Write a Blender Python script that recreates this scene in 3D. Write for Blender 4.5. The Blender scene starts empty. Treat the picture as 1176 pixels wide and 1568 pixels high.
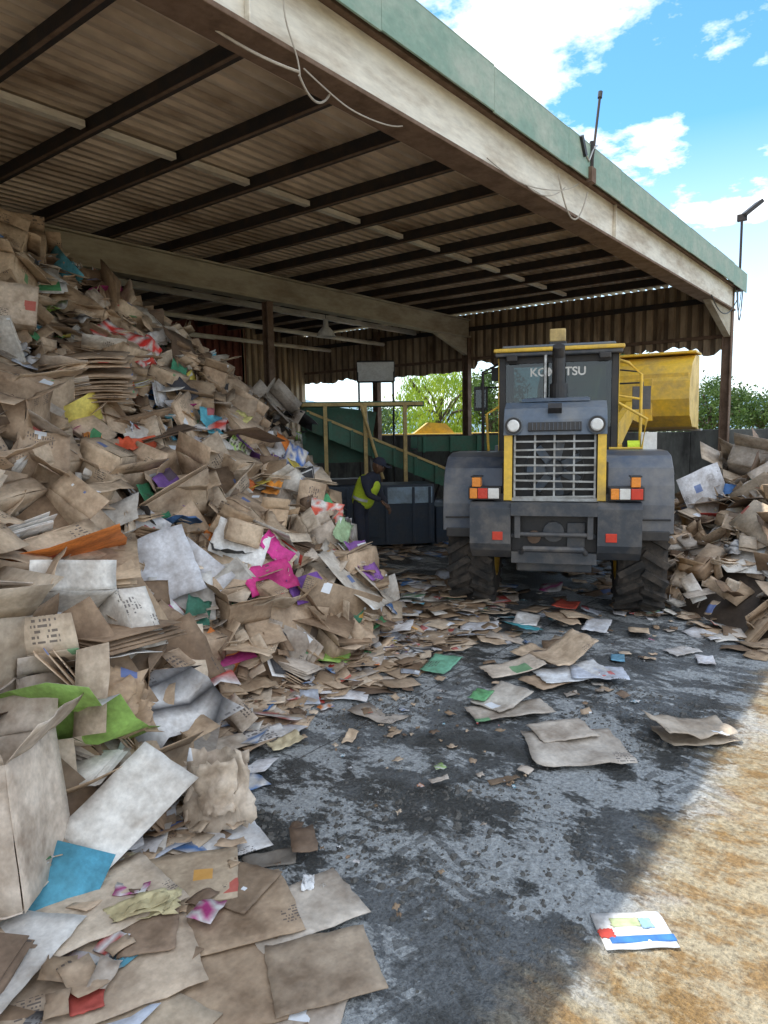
import bpy, math, random
import numpy as np
from mathutils import Vector, Matrix, noise
random.seed(7); rng=np.random.default_rng(11)
sc=bpy.context.scene
rad=math.radians
# ------------------------------------------------------------------ materials
def nt(name):
    m=bpy.data.materials.new(name); m.use_nodes=True
    return m,m.node_tree.nodes,m.node_tree.links,m.node_tree.nodes['Principled BSDF']
def ramp(N,p0,p1,c0=(0,0,0,1),c1=(1,1,1,1)):
    r=N.new('ShaderNodeValToRGB'); e=r.color_ramp.elements
    e[0].position=p0;e[1].position=p1;e[0].color=c0;e[1].color=c1
    return r
def noi(N,L,vec,scale,detail=5,rough=.6):
    n=N.new('ShaderNodeTexNoise'); n.inputs['Scale'].default_value=scale
    n.inputs['Detail'].default_value=detail; n.inputs['Roughness'].default_value=rough
    if vec is not None: L.new(vec,n.inputs['Vector'])
    return n.outputs['Fac']
def mixc(N,L,f,a,b,mode='MIX'):
    m=N.new('ShaderNodeMix'); m.data_type='RGBA'; m.blend_type=mode
    for i,v in ((0,f),(6,a),(7,b)):
        if isinstance(v,(int,float)): m.inputs[i].default_value=v
        elif isinstance(v,tuple): m.inputs[i].default_value=(*v[:3],1)
        else: L.new(v,m.inputs[i])
    return m.outputs[2]
def math_(N,L,op,a,b=0.,c=0.):
    m=N.new('ShaderNodeMath'); m.operation=op
    for i,v in enumerate((a,b,c)):
        if isinstance(v,(int,float)): m.inputs[i].default_value=v
        else: L.new(v,m.inputs[i])
    return m.outputs[0]
def bump(N,L,P,h,strength=.3,dist=.02):
    b=N.new('ShaderNodeBump'); b.inputs['Strength'].default_value=strength; b.inputs['Distance'].default_value=dist
    L.new(h,b.inputs['Height']); L.new(b.outputs[0],P.inputs['Normal'])
def mat(name,col,rough=.6,metal=0.,dirt=(.12,.09,.06),amt=.5,scale=3.,stretch=(1,1,1),bs=.15,bscale=30.):
    m,N,L,P=nt(name)
    tc=N.new('ShaderNodeTexCoord'); mp=N.new('ShaderNodeMapping'); mp.inputs['Scale'].default_value=stretch
    L.new(tc.outputs['Object'],mp.inputs['Vector'])
    f=noi(N,L,mp.outputs[0],scale,5,.68); r=ramp(N,.42,.68); L.new(f,r.inputs[0])
    f2=noi(N,L,mp.outputs[0],scale*6,3,.6)
    k=math_(N,L,'MULTIPLY',r.outputs[0],amt)
    c=mixc(N,L,k,col,dirt)
    v=mixc(N,L,f2,(.6,.6,.6),(1.35,1.35,1.35))
    c=mixc(N,L,.7,c,v,'MULTIPLY')
    L.new(c,P.inputs['Base Color'])
    P.inputs['Metallic'].default_value=metal
    rr=math_(N,L,'MULTIPLY_ADD',k,.35,rough); L.new(rr,P.inputs['Roughness'])
    bump(N,L,P,noi(N,L,tc.outputs['Object'],bscale,2),bs,.01)
    return m
M={}
M['cream']=mat('cream_steel_paint',(.74,.70,.60),.55,dirt=(.32,.24,.16),amt=.7,scale=2,stretch=(.5,1,2))
M['rust']=mat('rusty_steel',(.17,.11,.075),.8,dirt=(.09,.055,.035),amt=.8,scale=4)
M['darksteel']=mat('dark_steel',(.022,.02,.02),.7,dirt=(.12,.07,.04),amt=.35,scale=5)
M['beamgrey']=mat('weathered_beam',(.42,.38,.29),.7,dirt=(.2,.15,.1),amt=.75,scale=1.5,stretch=(.6,1,2))
M['green']=mat('green_fascia_paint',(.20,.31,.24),.6,dirt=(.42,.46,.40),amt=.75,scale=2.5,stretch=(.6,1,1))
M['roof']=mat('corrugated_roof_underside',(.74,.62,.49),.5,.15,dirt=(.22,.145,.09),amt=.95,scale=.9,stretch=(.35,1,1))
M['roof2']=mat('roof_pans_grime_shade',(.15,.115,.085),.5,.15,dirt=(.09,.06,.04),amt=.9,scale=.9,stretch=(.35,1,1))  # dark pans: grime plus the corrugation's shadow put into the colour
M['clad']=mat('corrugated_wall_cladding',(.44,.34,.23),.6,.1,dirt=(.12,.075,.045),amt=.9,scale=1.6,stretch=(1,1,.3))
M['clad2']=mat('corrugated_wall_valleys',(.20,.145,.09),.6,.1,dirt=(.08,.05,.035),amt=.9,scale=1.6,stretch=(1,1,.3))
M['cladred']=mat('rusty_red_sheeting',(.18,.05,.035),.8,dirt=(.05,.03,.02),amt=.8,scale=1.5)
M['concwall']=mat('concrete_wall_stained',(.17,.18,.17),.85,dirt=(.045,.045,.045),amt=.9,scale=1.6,stretch=(1,1,.4),bs=.4)
M['yellow']=mat('machine_yellow_paint',(.78,.50,.05),.42,dirt=(.32,.23,.12),amt=.6,scale=3)
M['lgrey']=mat('machine_grey_paint',(.095,.128,.175),.33,dirt=(.28,.26,.22),amt=.5,scale=2.2)
M['lgrey2']=mat('counterweight_paint',(.046,.054,.066),.5,dirt=(.23,.20,.17),amt=.55,scale=3)
M['fend']=mat('fender_paint',(.048,.064,.095),.33,dirt=(.26,.24,.21),amt=.6,scale=1.6)
M['pale']=mat('pale_grille_paint',(.42,.43,.42),.5,dirt=(.16,.14,.11),amt=.7,scale=6)
M['black']=mat('black_plastic',(.018,.018,.02),.5,dirt=(.12,.1,.08),amt=.3,scale=5)
M['rubber']=mat('tyre_rubber',(.022,.021,.02),.85,dirt=(.15,.12,.095),amt=.6,scale=6)
M['dgreen']=mat('dark_green_machine_paint',(.04,.16,.10),.5,dirt=(.13,.11,.08),amt=.5,scale=3)
M['dblue']=mat('dark_blue_machine_paint',(.04,.06,.09),.5,dirt=(.12,.1,.08),amt=.4,scale=3)
M['lblue']=mat('light_blue_panel_paint',(.38,.52,.64),.5,dirt=(.14,.12,.1),amt=.6,scale=4)
M['ochre']=mat('ochre_post_paint',(.62,.46,.18),.6,dirt=(.22,.15,.09),amt=.6,scale=5)
M['white']=mat('white_enamel',(.75,.75,.72),.4,dirt=(.4,.35,.28),amt=.4,scale=4)
M['red']=mat('red_lens',(.6,.04,.02),.25,dirt=(.3,.1,.05),amt=.2)
M['orange']=mat('orange_lens',(.85,.28,.03),.25,dirt=(.3,.15,.05),amt=.2)
M['lens']=mat('clear_lens',(.75,.76,.75),.15,dirt=(.4,.4,.4),amt=.2)
M['chrome']=mat('worn_steel',(.45,.45,.44),.3,.9,dirt=(.15,.1,.07),amt=.5,scale=8)
M['wire']=mat('pale_cable',(.42,.38,.32),.6,amt=.3)
M['skin']=mat('skin',(.16,.085,.05),.55,dirt=(.12,.06,.035),amt=.3)
M['cloth']=mat('dark_work_clothes',(.03,.036,.06),.9,amt=.2,scale=8)
M['hivis']=mat('hi_vis_fabric',(.70,.88,.06),.8,dirt=(.45,.6,.05),amt=.3,scale=8)
M['reflect']=mat('reflective_tape',(.75,.77,.77),.4,amt=.2)
M['bark']=mat('bark',(.10,.075,.05),.9,scale=8)
def leafmat(name,c0,c1):
    m,N,L,P=nt(name)
    tc=N.new('ShaderNodeTexCoord'); f=noi(N,L,tc.outputs['Object'],.9,2)
    r=ramp(N,.35,.65,(*c0,1),(*c1,1)); L.new(f,r.inputs[0]); L.new(r.outputs[0],P.inputs['Base Color'])
    P.inputs['Roughness'].default_value=.6
    t=N.new('ShaderNodeBsdfTranslucent'); L.new(r.outputs[0],t.inputs[0])
    mx=N.new('ShaderNodeMixShader'); mx.inputs[0].default_value=.45
    L.new(P.outputs[0],mx.inputs[1]); L.new(t.outputs[0],mx.inputs[2])
    L.new(mx.outputs[0],N['Material Output'].inputs[0]); return m
M['leaf']=leafmat('tree_leaves',(.035,.075,.015),(.12,.19,.04))
M['willow']=leafmat('willow_leaves',(.20,.32,.02),(.46,.56,.06))
def glassmat():
    m,N,L,P=nt('tinted_cab_glass')
    t=N.new('ShaderNodeBsdfTransparent'); t.inputs[0].default_value=(.36,.44,.45,1)
    g=N.new('ShaderNodeBsdfGlossy'); g.inputs[0].default_value=(.9,.95,1,1); g.inputs['Roughness'].default_value=.06
    fr=N.new('ShaderNodeFresnel'); fr.inputs[0].default_value=1.55
    mx=N.new('ShaderNodeMixShader'); L.new(fr.outputs[0],mx.inputs[0]); L.new(t.outputs[0],mx.inputs[1]); L.new(g.outputs[0],mx.inputs[2])
    L.new(mx.outputs[0],N['Material Output'].inputs[0]); return m
M['glass']=glassmat()
def hillmat():
    m,N,L,P=nt('hazy_hill_vegetation'); tc=N.new('ShaderNodeTexCoord')
    f=noi(N,L,tc.outputs['Object'],.02,6); r=ramp(N,.4,.6,(.16,.25,.33,1),(.24,.33,.38,1)); L.new(f,r.inputs[0])
    L.new(r.outputs[0],P.inputs['Base Color']); P.inputs['Roughness'].default_value=1; return m
M['hill']=hillmat()
def papermat():
    m,N,L,P=nt('cardboard_and_paper')
    a=N.new('ShaderNodeAttribute'); a.attribute_name='Col'
    u=N.new('ShaderNodeAttribute'); u.attribute_name='puv'
    s=N.new('ShaderNodeSeparateXYZ'); L.new(u.outputs['Vector'],s.inputs[0])
    tc=N.new('ShaderNodeTexCoord')
    g=noi(N,L,tc.outputs['Object'],3.2,4,.7); gr=ramp(N,.36,.70,(1.15,1.15,1.15,1),(.50,.44,.39,1)); L.new(g,gr.inputs[0])
    c=mixc(N,L,1.,a.outputs['Color'],gr.outputs[0],'MULTIPLY')
    g2=noi(N,L,tc.outputs['Object'],30,3,.65); g2r=ramp(N,.3,.7,(.84,.84,.84,1),(1.12,1.12,1.12,1)); L.new(g2,g2r.inputs[0])
    c=mixc(N,L,1.,c,g2r.outputs[0],'MULTIPLY')
    rows=math_(N,L,'MULTIPLY',s.outputs[1],46.); ri=math_(N,L,'FLOOR',rows); rf=math_(N,L,'FRACT',rows)
    rm=math_(N,L,'LESS_THAN',math_(N,L,'ABSOLUTE',math_(N,L,'SUBTRACT',rf,.5)),.25)
    ci=math_(N,L,'FLOOR',math_(N,L,'MULTIPLY',s.outputs[0],130.))
    cb=N.new('ShaderNodeCombineXYZ'); L.new(ci,cb.inputs[0]); L.new(ri,cb.inputs[1])
    wn=N.new('ShaderNodeTexWhiteNoise'); wn.noise_dimensions='3D'; L.new(cb.outputs[0],wn.inputs['Vector'])
    gl=math_(N,L,'GREATER_THAN',wn.outputs['Value'],.45)
    cb2=N.new('ShaderNodeCombineXYZ'); L.new(s.outputs[0],cb2.inputs[0]); L.new(s.outputs[1],cb2.inputs[1])
    vo=N.new('ShaderNodeTexVoronoi'); vo.inputs['Scale'].default_value=5.; vo.distance='CHEBYCHEV'; L.new(cb2.outputs[0],vo.inputs['Vector'])
    sv=N.new('ShaderNodeSeparateColor'); L.new(vo.outputs['Color'],sv.inputs[0])
    rad_=math_(N,L,'MULTIPLY_ADD',sv.outputs[2],.28,.06)
    ins=math_(N,L,'LESS_THAN',vo.outputs['Distance'],rad_)
    bm=math_(N,L,'MULTIPLY',math_(N,L,'GREATER_THAN',sv.outputs[0],.62),ins)
    t=math_(N,L,'MULTIPLY',math_(N,L,'MULTIPLY',rm,gl),math_(N,L,'MULTIPLY',bm,s.outputs[2]))
    lb=math_(N,L,'MULTIPLY',math_(N,L,'LESS_THAN',sv.outputs[0],.08),ins)
    logo=math_(N,L,'MULTIPLY',math_(N,L,'MULTIPLY',math_(N,L,'GREATER_THAN',sv.outputs[0],.12),math_(N,L,'LESS_THAN',sv.outputs[0],.22)),ins)
    lr=N.new('ShaderNodeValToRGB'); lr.color_ramp.interpolation='CONSTANT'; e=lr.color_ramp.elements; e[0].color=(.45,.05,.04,1); e[1].position=.3; e[1].color=(.06,.14,.38,1)
    for p_,c_ in ((.5,(.08,.28,.12,1)),(.7,(.10,.08,.07,1)),(.85,(.6,.3,.05,1))): q=e.new(p_); q.color=c_
    L.new(sv.outputs[1],lr.inputs[0])
    c=mixc(N,L,math_(N,L,'MULTIPLY',lb,s.outputs[2]),c,(.70,.72,.75))
    c=mixc(N,L,math_(N,L,'MULTIPLY',logo,math_(N,L,'MULTIPLY',s.outputs[2],.8)),c,lr.outputs[0])
    c=mixc(N,L,math_(N,L,'MULTIPLY',t,.8),c,(.07,.06,.06))
    L.new(c,P.inputs['Base Color']); P.inputs['Roughness'].default_value=.7
    h=noi(N,L,tc.outputs['Object'],14,3,.6); bump(N,L,P,h,.35,.02)
    return m
M['paper']=papermat()
def groundmat():
    m,N,L,P=nt('concrete_yard_ground')
    tc=N.new('ShaderNodeTexCoord'); O=tc.outputs['Object']
    s=N.new('ShaderNodeSeparateXYZ'); L.new(O,s.inputs[0])
    mp=N.new('ShaderNodeMapping'); mp.inputs['Rotation'].default_value=(0,0,rad(38)); mp.inputs['Scale'].default_value=(1.7,1,1); L.new(O,mp.inputs[0])
    n1=noi(N,L,mp.outputs[0],1.1,6,.72); n2=noi(N,L,O,.5,4,.65); n3=noi(N,L,O,42,4,.75); n4=noi(N,L,mp.outputs[0],4.5,6,.74)
    k=math_(N,L,'ADD',math_(N,L,'MULTIPLY',n1,.66),math_(N,L,'MULTIPLY',n4,.34))
    dry=ramp(N,.497,.528); L.new(k,dry.inputs[0])
    wet=ramp(N,.46,.54); L.new(n2,wet.inputs[0])
    base=mixc(N,L,wet.outputs[0],(.065,.067,.064),(.165,.175,.18))
    c=mixc(N,L,math_(N,L,'MULTIPLY',dry.outputs[0],.88),base,(.47,.49,.495))
    tm=N.new('ShaderNodeMapping'); tm.inputs['Rotation'].default_value=(0,0,rad(-28)); L.new(O,tm.inputs[0]); ts=N.new('ShaderNodeSeparateXYZ'); L.new(tm.outputs[0],ts.inputs[0])
    yw=math_(N,L,'ADD',ts.outputs[1],math_(N,L,'MULTIPLY',n2,.8))
    tr=math_(N,L,'ABSOLUTE',math_(N,L,'SUBTRACT',math_(N,L,'FRACT',math_(N,L,'MULTIPLY',yw,.7)),.5)); trm=math_(N,L,'LESS_THAN',tr,.14)
    lug=math_(N,L,'GREATER_THAN',math_(N,L,'FRACT',math_(N,L,'MULTIPLY',math_(N,L,'ADD',ts.outputs[0],math_(N,L,'MULTIPLY',tr,1.6)),7.)),.5)
    mk=math_(N,L,'MULTIPLY',math_(N,L,'MULTIPLY',trm,lug),math_(N,L,'MULTIPLY',math_(N,L,'GREATER_THAN',n4,.48),.6))
    c=mixc(N,L,mk,c,(.08,.08,.075))
    gr=ramp(N,.3,.7,(.45,.45,.45,1),(1.4,1.4,1.4,1)); L.new(n3,gr.inputs[0])
    c=mixc(N,L,1.,c,gr.outputs[0],'MULTIPLY')
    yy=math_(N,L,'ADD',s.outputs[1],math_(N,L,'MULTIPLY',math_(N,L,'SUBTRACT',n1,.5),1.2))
    sm=N.new('ShaderNodeMapRange'); sm.inputs[1].default_value=1.05; sm.inputs[2].default_value=.76; L.new(yy,sm.inputs[0])  # sandy tint follows the shadow edge: yellow mud plus painted sun warmth
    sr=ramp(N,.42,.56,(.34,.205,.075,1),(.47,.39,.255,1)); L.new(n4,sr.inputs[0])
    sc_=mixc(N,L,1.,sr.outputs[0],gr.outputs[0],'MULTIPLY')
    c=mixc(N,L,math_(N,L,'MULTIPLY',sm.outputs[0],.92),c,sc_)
    for (ax,off,per) in ((0,5.95,4.5),(1,-1.4,4.5)):
        fr=math_(N,L,'FRACT',math_(N,L,'DIVIDE',math_(N,L,'SUBTRACT',s.outputs[ax],off-90),per))
        ln=math_(N,L,'LESS_THAN',fr,.0028)
        c=mixc(N,L,math_(N,L,'MULTIPLY',ln,.8),c,(.05,.05,.05))
    far=N.new('ShaderNodeMapRange'); far.inputs[1].default_value=24; far.inputs[2].default_value=30; L.new(s.outputs[0],far.inputs[0])
    gn=noi(N,L,O,.15,3); g2=ramp(N,.4,.6,(.12,.15,.05,1),(.3,.27,.15,1)); L.new(gn,g2.inputs[0])
    c=mixc(N,L,far.outputs[0],c,g2.outputs[0])
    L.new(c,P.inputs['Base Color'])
    ro=math_(N,L,'MULTIPLY_ADD',wet.outputs[0],.27,.28); ro=math_(N,L,'ADD',ro,math_(N,L,'MULTIPLY',dry.outputs[0],.25)); L.new(ro,P.inputs['Roughness'])
    h=math_(N,L,'ADD',math_(N,L,'MULTIPLY',n3,.7),math_(N,L,'MULTIPLY',n4,1.2)); bump(N,L,P,h,1.,.04)
    return m
M['ground']=groundmat()
# ------------------------------------------------------------------ builder
class B:
    def __init__(s,Mx=None): s.v=[];s.f=[];s.m=[];s.mats=[];s.M=Mx or Matrix.Identity(4)
    def mi(s,k):
        if k not in s.mats: s.mats.append(k)
        return s.mats.index(k)
    def add(s,vs,fs,k):
        o=len(s.v); i=s.mi(k)
        s.v+= [tuple(s.M@Vector(v)) for v in vs]
        s.f+= [tuple(o+j for j in f) for f in fs]; s.m+=[i]*len(fs)
    def box(s,lo,hi,k,R=None,tx=1.,ty=1.):
        c=[(a+b)/2 for a,b in zip(lo,hi)]; h=[(b-a)/2 for a,b in zip(lo,hi)]
        vs=[]
        for z in (-1,1):
            for x,y in ((-1,-1),(1,-1),(1,1),(-1,1)):
                p=Vector((x*h[0]*(tx if z>0 else 1),y*h[1]*(ty if z>0 else 1),z*h[2]))
                if R is not None: p=R@p
                vs.append(p+Vector(c))
        s.add(vs,[(0,3,2,1),(4,5,6,7),(0,1,5,4),(1,2,6,5),(2,3,7,6),(3,0,4,7)],k)
    def cyl(s,p0,p1,r0,k,r1=None,seg=14,caps=True):
        p0=Vector(p0);p1=Vector(p1); r1=r0 if r1 is None else r1
        d=(p1-p0).normalized(); a=d.orthogonal().normalized(); b=d.cross(a)
        vs=[]
        for p,r in ((p0,r0),(p1,r1)):
            for i in range(seg):
                t=2*math.pi*i/seg; vs.append(p+(a*math.cos(t)+b*math.sin(t))*r)
        fs=[(i,(i+1)%seg,seg+(i+1)%seg,seg+i) for i in range(seg)]
        if caps: fs+=[tuple(range(seg-1,-1,-1)),tuple(range(seg,2*seg))]
        s.add(vs,fs,k)
    def tube(s,pts,r,k,seg=6):
        pts=[Vector(p) for p in pts]; vs=[];fs=[]; n=len(pts)
        for i,p in enumerate(pts):
            d=(pts[min(i+1,n-1)]-pts[max(i-1,0)]).normalized()
            ref=Vector((0,0,1)) if abs(d.z)<.95 else Vector((1,0,0))
            a=d.cross(ref).normalized(); b=d.cross(a)
            for j in range(seg):
                t=2*math.pi*j/seg; vs.append(p+(a*math.cos(t)+b*math.sin(t))*r)
        for i in range(n-1):
            for j in range(seg):
                fs.append((i*seg+j,i*seg+(j+1)%seg,(i+1)*seg+(j+1)%seg,(i+1)*seg+j))
        fs+=[tuple(range(seg)),tuple(range((n-1)*seg,n*seg))]
        s.add(vs,fs,k)
    def prism(s,pts,y0,y1,k,k2=None):
        n=len(pts)
        vs=[(x,y0,z) for x,z in pts]+[(x,y1,z) for x,z in pts]
        s.add(vs,[tuple(range(n)),tuple(range(2*n-1,n-1,-1))],k2 or k)
        s.add(vs,[(i,n+i,n+(i+1)%n,(i+1)%n) for i in range(n)],k)
    def strip(s,pts,y0,y1,th,k):
        P=[Vector((x,0,z)) for x,z in pts]; n=len(P); out=[]
        for i in range(n):
            d=(P[min(i+1,n-1)]-P[max(i-1,0)]).normalized(); nn=Vector((-d.z,0,d.x)); out.append(P[i]-nn*th)
        for i in range(n-1):
            q=[P[i],P[i+1],out[i+1],out[i]]
            vs=[(p.x,y0,p.z) for p in q]+[(p.x,y1,p.z) for p in q]
            s.add(vs,[(0,1,2,3),(7,6,5,4),(0,4,5,1),(2,6,7,3)]+([(3,7,4,0)] if i==0 else [])+([(1,5,6,2)] if i==n-2 else []),k)
    def lathe(s,prof,c,k,seg=28):
        vs=[];fs=[];n=len(prof)
        for i in range(seg):
            t=2*math.pi*i/seg
            for y,r in prof: vs.append((c[0]+r*math.cos(t),c[1]+y,c[2]+r*math.sin(t)))
        for i in range(seg):
            for j in range(n-1):
                fs.append((i*n+j,i*n+j+1,((i+1)%seg)*n+j+1,((i+1)%seg)*n+j))
        s.add(vs,fs,k)
    def obj(s,name,parent=None,bevel=0,smooth=False):
        me=bpy.data.meshes.new(name); me.from_pydata(s.v,[],s.f); me.update()
        for k in s.mats: me.materials.append(M[k])
        me.polygons.foreach_set('material_index',s.m)
        if smooth: me.polygons.foreach_set('use_smooth',[True]*len(s.f))
        o=bpy.data.objects.new(name,me); sc.collection.objects.link(o)
        if bevel:
            b=o.modifiers.new('bevel','BEVEL'); b.width=bevel; b.segments=2; b.limit_method='ANGLE'; b.angle_limit=rad(40)
        if parent: o.parent=parent
        return o
def empty(name,loc=(0,0,0),rz=0):
    e=bpy.data.objects.new(name,None); e.location=loc; e.rotation_euler=(0,0,rz); sc.collection.objects.link(e); return e
# ------------------------------------------------------------------ sheets of paper and board
class S:
    topo={}
    def __init__(s): s.V=[];s.F=[];s.C=[];s.U=[];s.n=0
    def raw(s,V,F,C,U):
        s.V.append(V);s.F.append(F+s.n);s.C.append(C);s.U.append(U);s.n+=len(V)
    def sheet(s,c,R,w,l,col,col2=None,nx=4,ny=3,bend=0.,fold=0.,crump=0.,th=.004,pr=0.,jit=.03,tear=.008,mott=None,waves=4,fmax=9,rand=0.):
        key=(nx,ny)
        if key not in S.topo:
            f=[];N=nx*ny
            for j in range(ny-1):
                for i in range(nx-1):
                    a=j*nx+i; f.append((a,a+1,a+nx+1,a+nx)); f.append((N+a,N+a+nx,N+a+nx+1,N+a+1))
            for i in range(nx-1):
                a=i;f.append((a,N+a,N+a+1,a+1)); a=(ny-1)*nx+i; f.append((a+1,N+a+1,N+a,a))
            for j in range(ny-1):
                a=j*nx; f.append((a+nx,N+a+nx,N+a,a)); a=j*nx+nx-1; f.append((a,N+a,N+a+nx,a+nx))
            S.topo[key]=np.array(f,dtype=np.int32)
        U,V=np.meshgrid(np.linspace(-.5,.5,nx),np.linspace(-.5,.5,ny))
        x=U*w*(1+rng.normal(0,jit)*2*V); y=V*l*(1+rng.normal(0,jit)*2*U)
        edge=(np.abs(U)>.49)|(np.abs(V)>.49)
        if tear>0:
            x=x+edge*rng.normal(0,tear*w,x.shape); y=y+edge*rng.normal(0,tear*l,y.shape)
        z=bend*(x/w)**2*w*1.0
        if fold:
            a=rng.choice([0,math.pi/2,rng.uniform(0,3.14)]); sx=x*math.cos(a)+y*math.sin(a)-rng.uniform(-.25,.25)*min(w,l)
            z=z+np.where(sx>0,sx*fold,0)
        if crump:
            for q in range(waves):
                a=rng.uniform(0,6.28); fr=rng.uniform(3,fmax)/max(w,l); ph=rng.uniform(0,6.28)
                z=z+crump*(np.abs(np.sin((x*math.cos(a)+y*math.sin(a))*fr+ph))-.5)
        if rand: z=z+rng.normal(0,rand,z.shape)
        top=np.stack([x,y,z],-1).reshape(-1,3); bot=top.copy(); bot[:,2]-=th
        P=np.concatenate([top,bot])@np.array(R).T+np.array(c)
        N=nx*ny; C=np.ones((2*N,4),np.float32); C[:N,:3]=col; C[N:,:3]=col2 if col2 is not None else col
        if mott is not None:
            mk=rng.random(N)<.5; C[:N,:3][mk]=mott
        off=rng.uniform(0,40,2); us=rng.uniform(.45,1.5); UV=np.zeros((2*N,3),np.float32)
        UV[:,0]=np.tile(x.reshape(-1),2)*us+off[0]; UV[:,1]=np.tile(y.reshape(-1),2)*us+off[1]; UV[:,2]=pr
        s.raw(P,S.topo[key],C,UV)
    def carton(s,c,R,dx,dy,dz,col,flap=True,pr=1.,nx=5):
        R=np.array(R); c=np.array(c,float)
        X,Y,Z=R[:,0],R[:,1],R[:,2]
        Z=Z+X*rng.normal(0,.10)+Y*rng.normal(0,.10); dent=.009 if nx>3 else .006
        def sh(off,a,b,w,l,**k):
            n=np.cross(a,b); s.sheet(c+off,np.stack([a,b,n],1),w,l,np.array(col)*rng.uniform(.85,1.08),nx=nx,ny=nx,pr=pr,jit=.01,tear=.0,crump=dent,**k)
        sh(-Z*dz/2,X,Y,dx,dy)
        for sg in (-1,1):
            sh(X*sg*dx/2,Y,Z,dy,dz); sh(Y*sg*dy/2,X,Z,dx,dz)
            if flap:
                a=rng.uniform(-.3,1.2)
                d=X*sg*math.cos(a)+Z*math.sin(a); fl=min(dx,dy)*.42; sh(X*sg*dx/2+Z*dz/2+d*fl/2,Y,d,dy,fl)
                a=rng.uniform(-.5,1.0)
                d=Y*sg*math.cos(a)+Z*math.sin(a); sh(Y*sg*dy/2+Z*dz/2+d*fl/2,X,d,dx,fl)
            elif sg>0: sh(Z*dz/2,X,Y,dx,dy)
    def bag(s,c,R,L,W,T,col,seed=0,pr=.0):
        R=np.array(R)
        for q,sg in enumerate((1,-1,1)):
            k=(1.,.95,.6)[q]
            s.sheet(np.array(c)+R[:,2]*sg*T*(.16,.10,.32)[q]+R[:,0]*rng.normal(0,.05*L)*q,R,L*k,W*rng.uniform(.85,1.0)*k,np.array(col)*rng.uniform(.85,1.05),nx=12,ny=10,bend=-.30*sg,crump=T*.12,th=.003,pr=pr if q==0 else 0,jit=.14,tear=.03,waves=4,fmax=10,fold=.5*sg,rand=T*.045)
    def obj(s,name,mats=('paper',)):
        V=np.concatenate(s.V).astype(np.float32);F=np.concatenate(s.F);C=np.concatenate(s.C);U=np.concatenate(s.U)
        me=bpy.data.meshes.new(name); me.vertices.add(len(V)); me.vertices.foreach_set('co',V.reshape(-1))
        me.loops.add(len(F)*4); me.loops.foreach_set('vertex_index',F.reshape(-1).astype(np.int32))
        me.polygons.add(len(F)); me.polygons.foreach_set('loop_start',np.arange(0,len(F)*4,4,dtype=np.int32))
        me.update(calc_edges=True)
        a=me.color_attributes.new('Col','FLOAT_COLOR','POINT'); a.data.foreach_set('color',C.reshape(-1).astype(np.float32))
        a=me.attributes.new('puv','FLOAT_VECTOR','POINT'); a.data.foreach_set('vector',U.reshape(-1).astype(np.float32))
        for k in mats: me.materials.append(M[k])
        o=bpy.data.objects.new(name,me); sc.collection.objects.link(o); return o
def frame(n,spin=None):
    n=np.array(n,float); n/=np.linalg.norm(n)
    a=np.cross(n,[0.3,.2,1] if abs(n[2])<.9 else [1,.1,0]); a/=np.linalg.norm(a); b=np.cross(n,a)
    t=rng.uniform(0,6.283) if spin is None else spin
    u=a*math.cos(t)+b*math.sin(t); return np.stack([u,np.cross(n,u),n],1)
def Rz(deg,tx=0,ty=0):
    return np.array((Matrix.Rotation(rad(deg),3,'Z')@Matrix.Rotation(rad(tx),3,'X')@Matrix.Rotation(rad(ty),3,'Y')))
PAL=[((.54,.41,.29),22),((.44,.32,.21),20),((.61,.50,.38),17),((.55,.48,.41),12),((.30,.205,.13),14),((.20,.135,.09),7),((.66,.63,.58),8),((.74,.74,.76),9),((.56,.61,.70),4),
     ((.08,.20,.46),3.2),((.10,.38,.52),1.8),((.60,.06,.04),3.2),((.75,.24,.05),2.4),((.08,.31,.13),2.4),((.66,.55,.12),2.2),((.5,.05,.25),1.0),((.2,.08,.34),1.1),((.05,.05,.055),4.5),((.33,.55,.13),.8)]
NB=7
PC=np.array([p[0] for p in PAL]);PW=np.array([p[1] for p in PAL]);PW=PW/PW.sum()
def pcol(board=1.):
    while True:
        i=rng.choice(len(PC),p=PW)
        if i<NB or rng.random()<board: break
    c=PC[i]*rng.uniform(.82,1.15); return np.clip(c,0,.85),i
bx=[-3,0,1,1.65,2.2,3,3.7,5,5.5,6.1,6.4,6.7,7,7.3,7.6,8,8.5,9,9.6]; by=[2.2,2.5,2.8,3.2,3.4,4.1,4.1,4.05,3.95,4.5,5.1,5.8,6.5,7.1,7.6,8.2,8.5,8.6,9]
hx=[-3,2,3.9,5.3,6.5,8,8.9,9.6,10.3]; hy=[5.0,4.8,4.5,4.1,3.5,2.65,2.2,1.0,0]
def hA(x,y,lump=True):
    b=float(np.interp(x,bx,by)); H=float(np.interp(x,hx,hy))
    if y<b: return 0.
    if y>9: z=H*max(0,1-(y-9)/5)
    else:
        s=(y-b)/(9.0001-b); z=H*s**1.05+.10*min(1,s*12)
    if lump:
        k=min(1,max(0,y-b)*1.2)
        z+=k*(noise.noise(Vector((x*1.1,y*1.1,3)))*.42+noise.noise(Vector((x*2.8,y*2.8,9)))*.18)
    return max(0,z)
def hB(x,y,lump=True):
    r=math.hypot((x-12.2)/5.2,(y+.6)/4.4)
    if r>=1: return 0.
    z=2.5*(1-r)**.8
    if lump: z+=min(1,(1-r)*5)*(noise.noise(Vector((x*1.2,y*1.2,13)))*.3+noise.noise(Vector((x*3,y*3,2)))*.12)
    return max(0,z)
def grad(h,x,y):
    e=.12; return np.array([-(h(x+e,y)-h(x-e,y))/(2*e),-(h(x,y+e)-h(x,y-e))/(2*e),1.])
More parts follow.
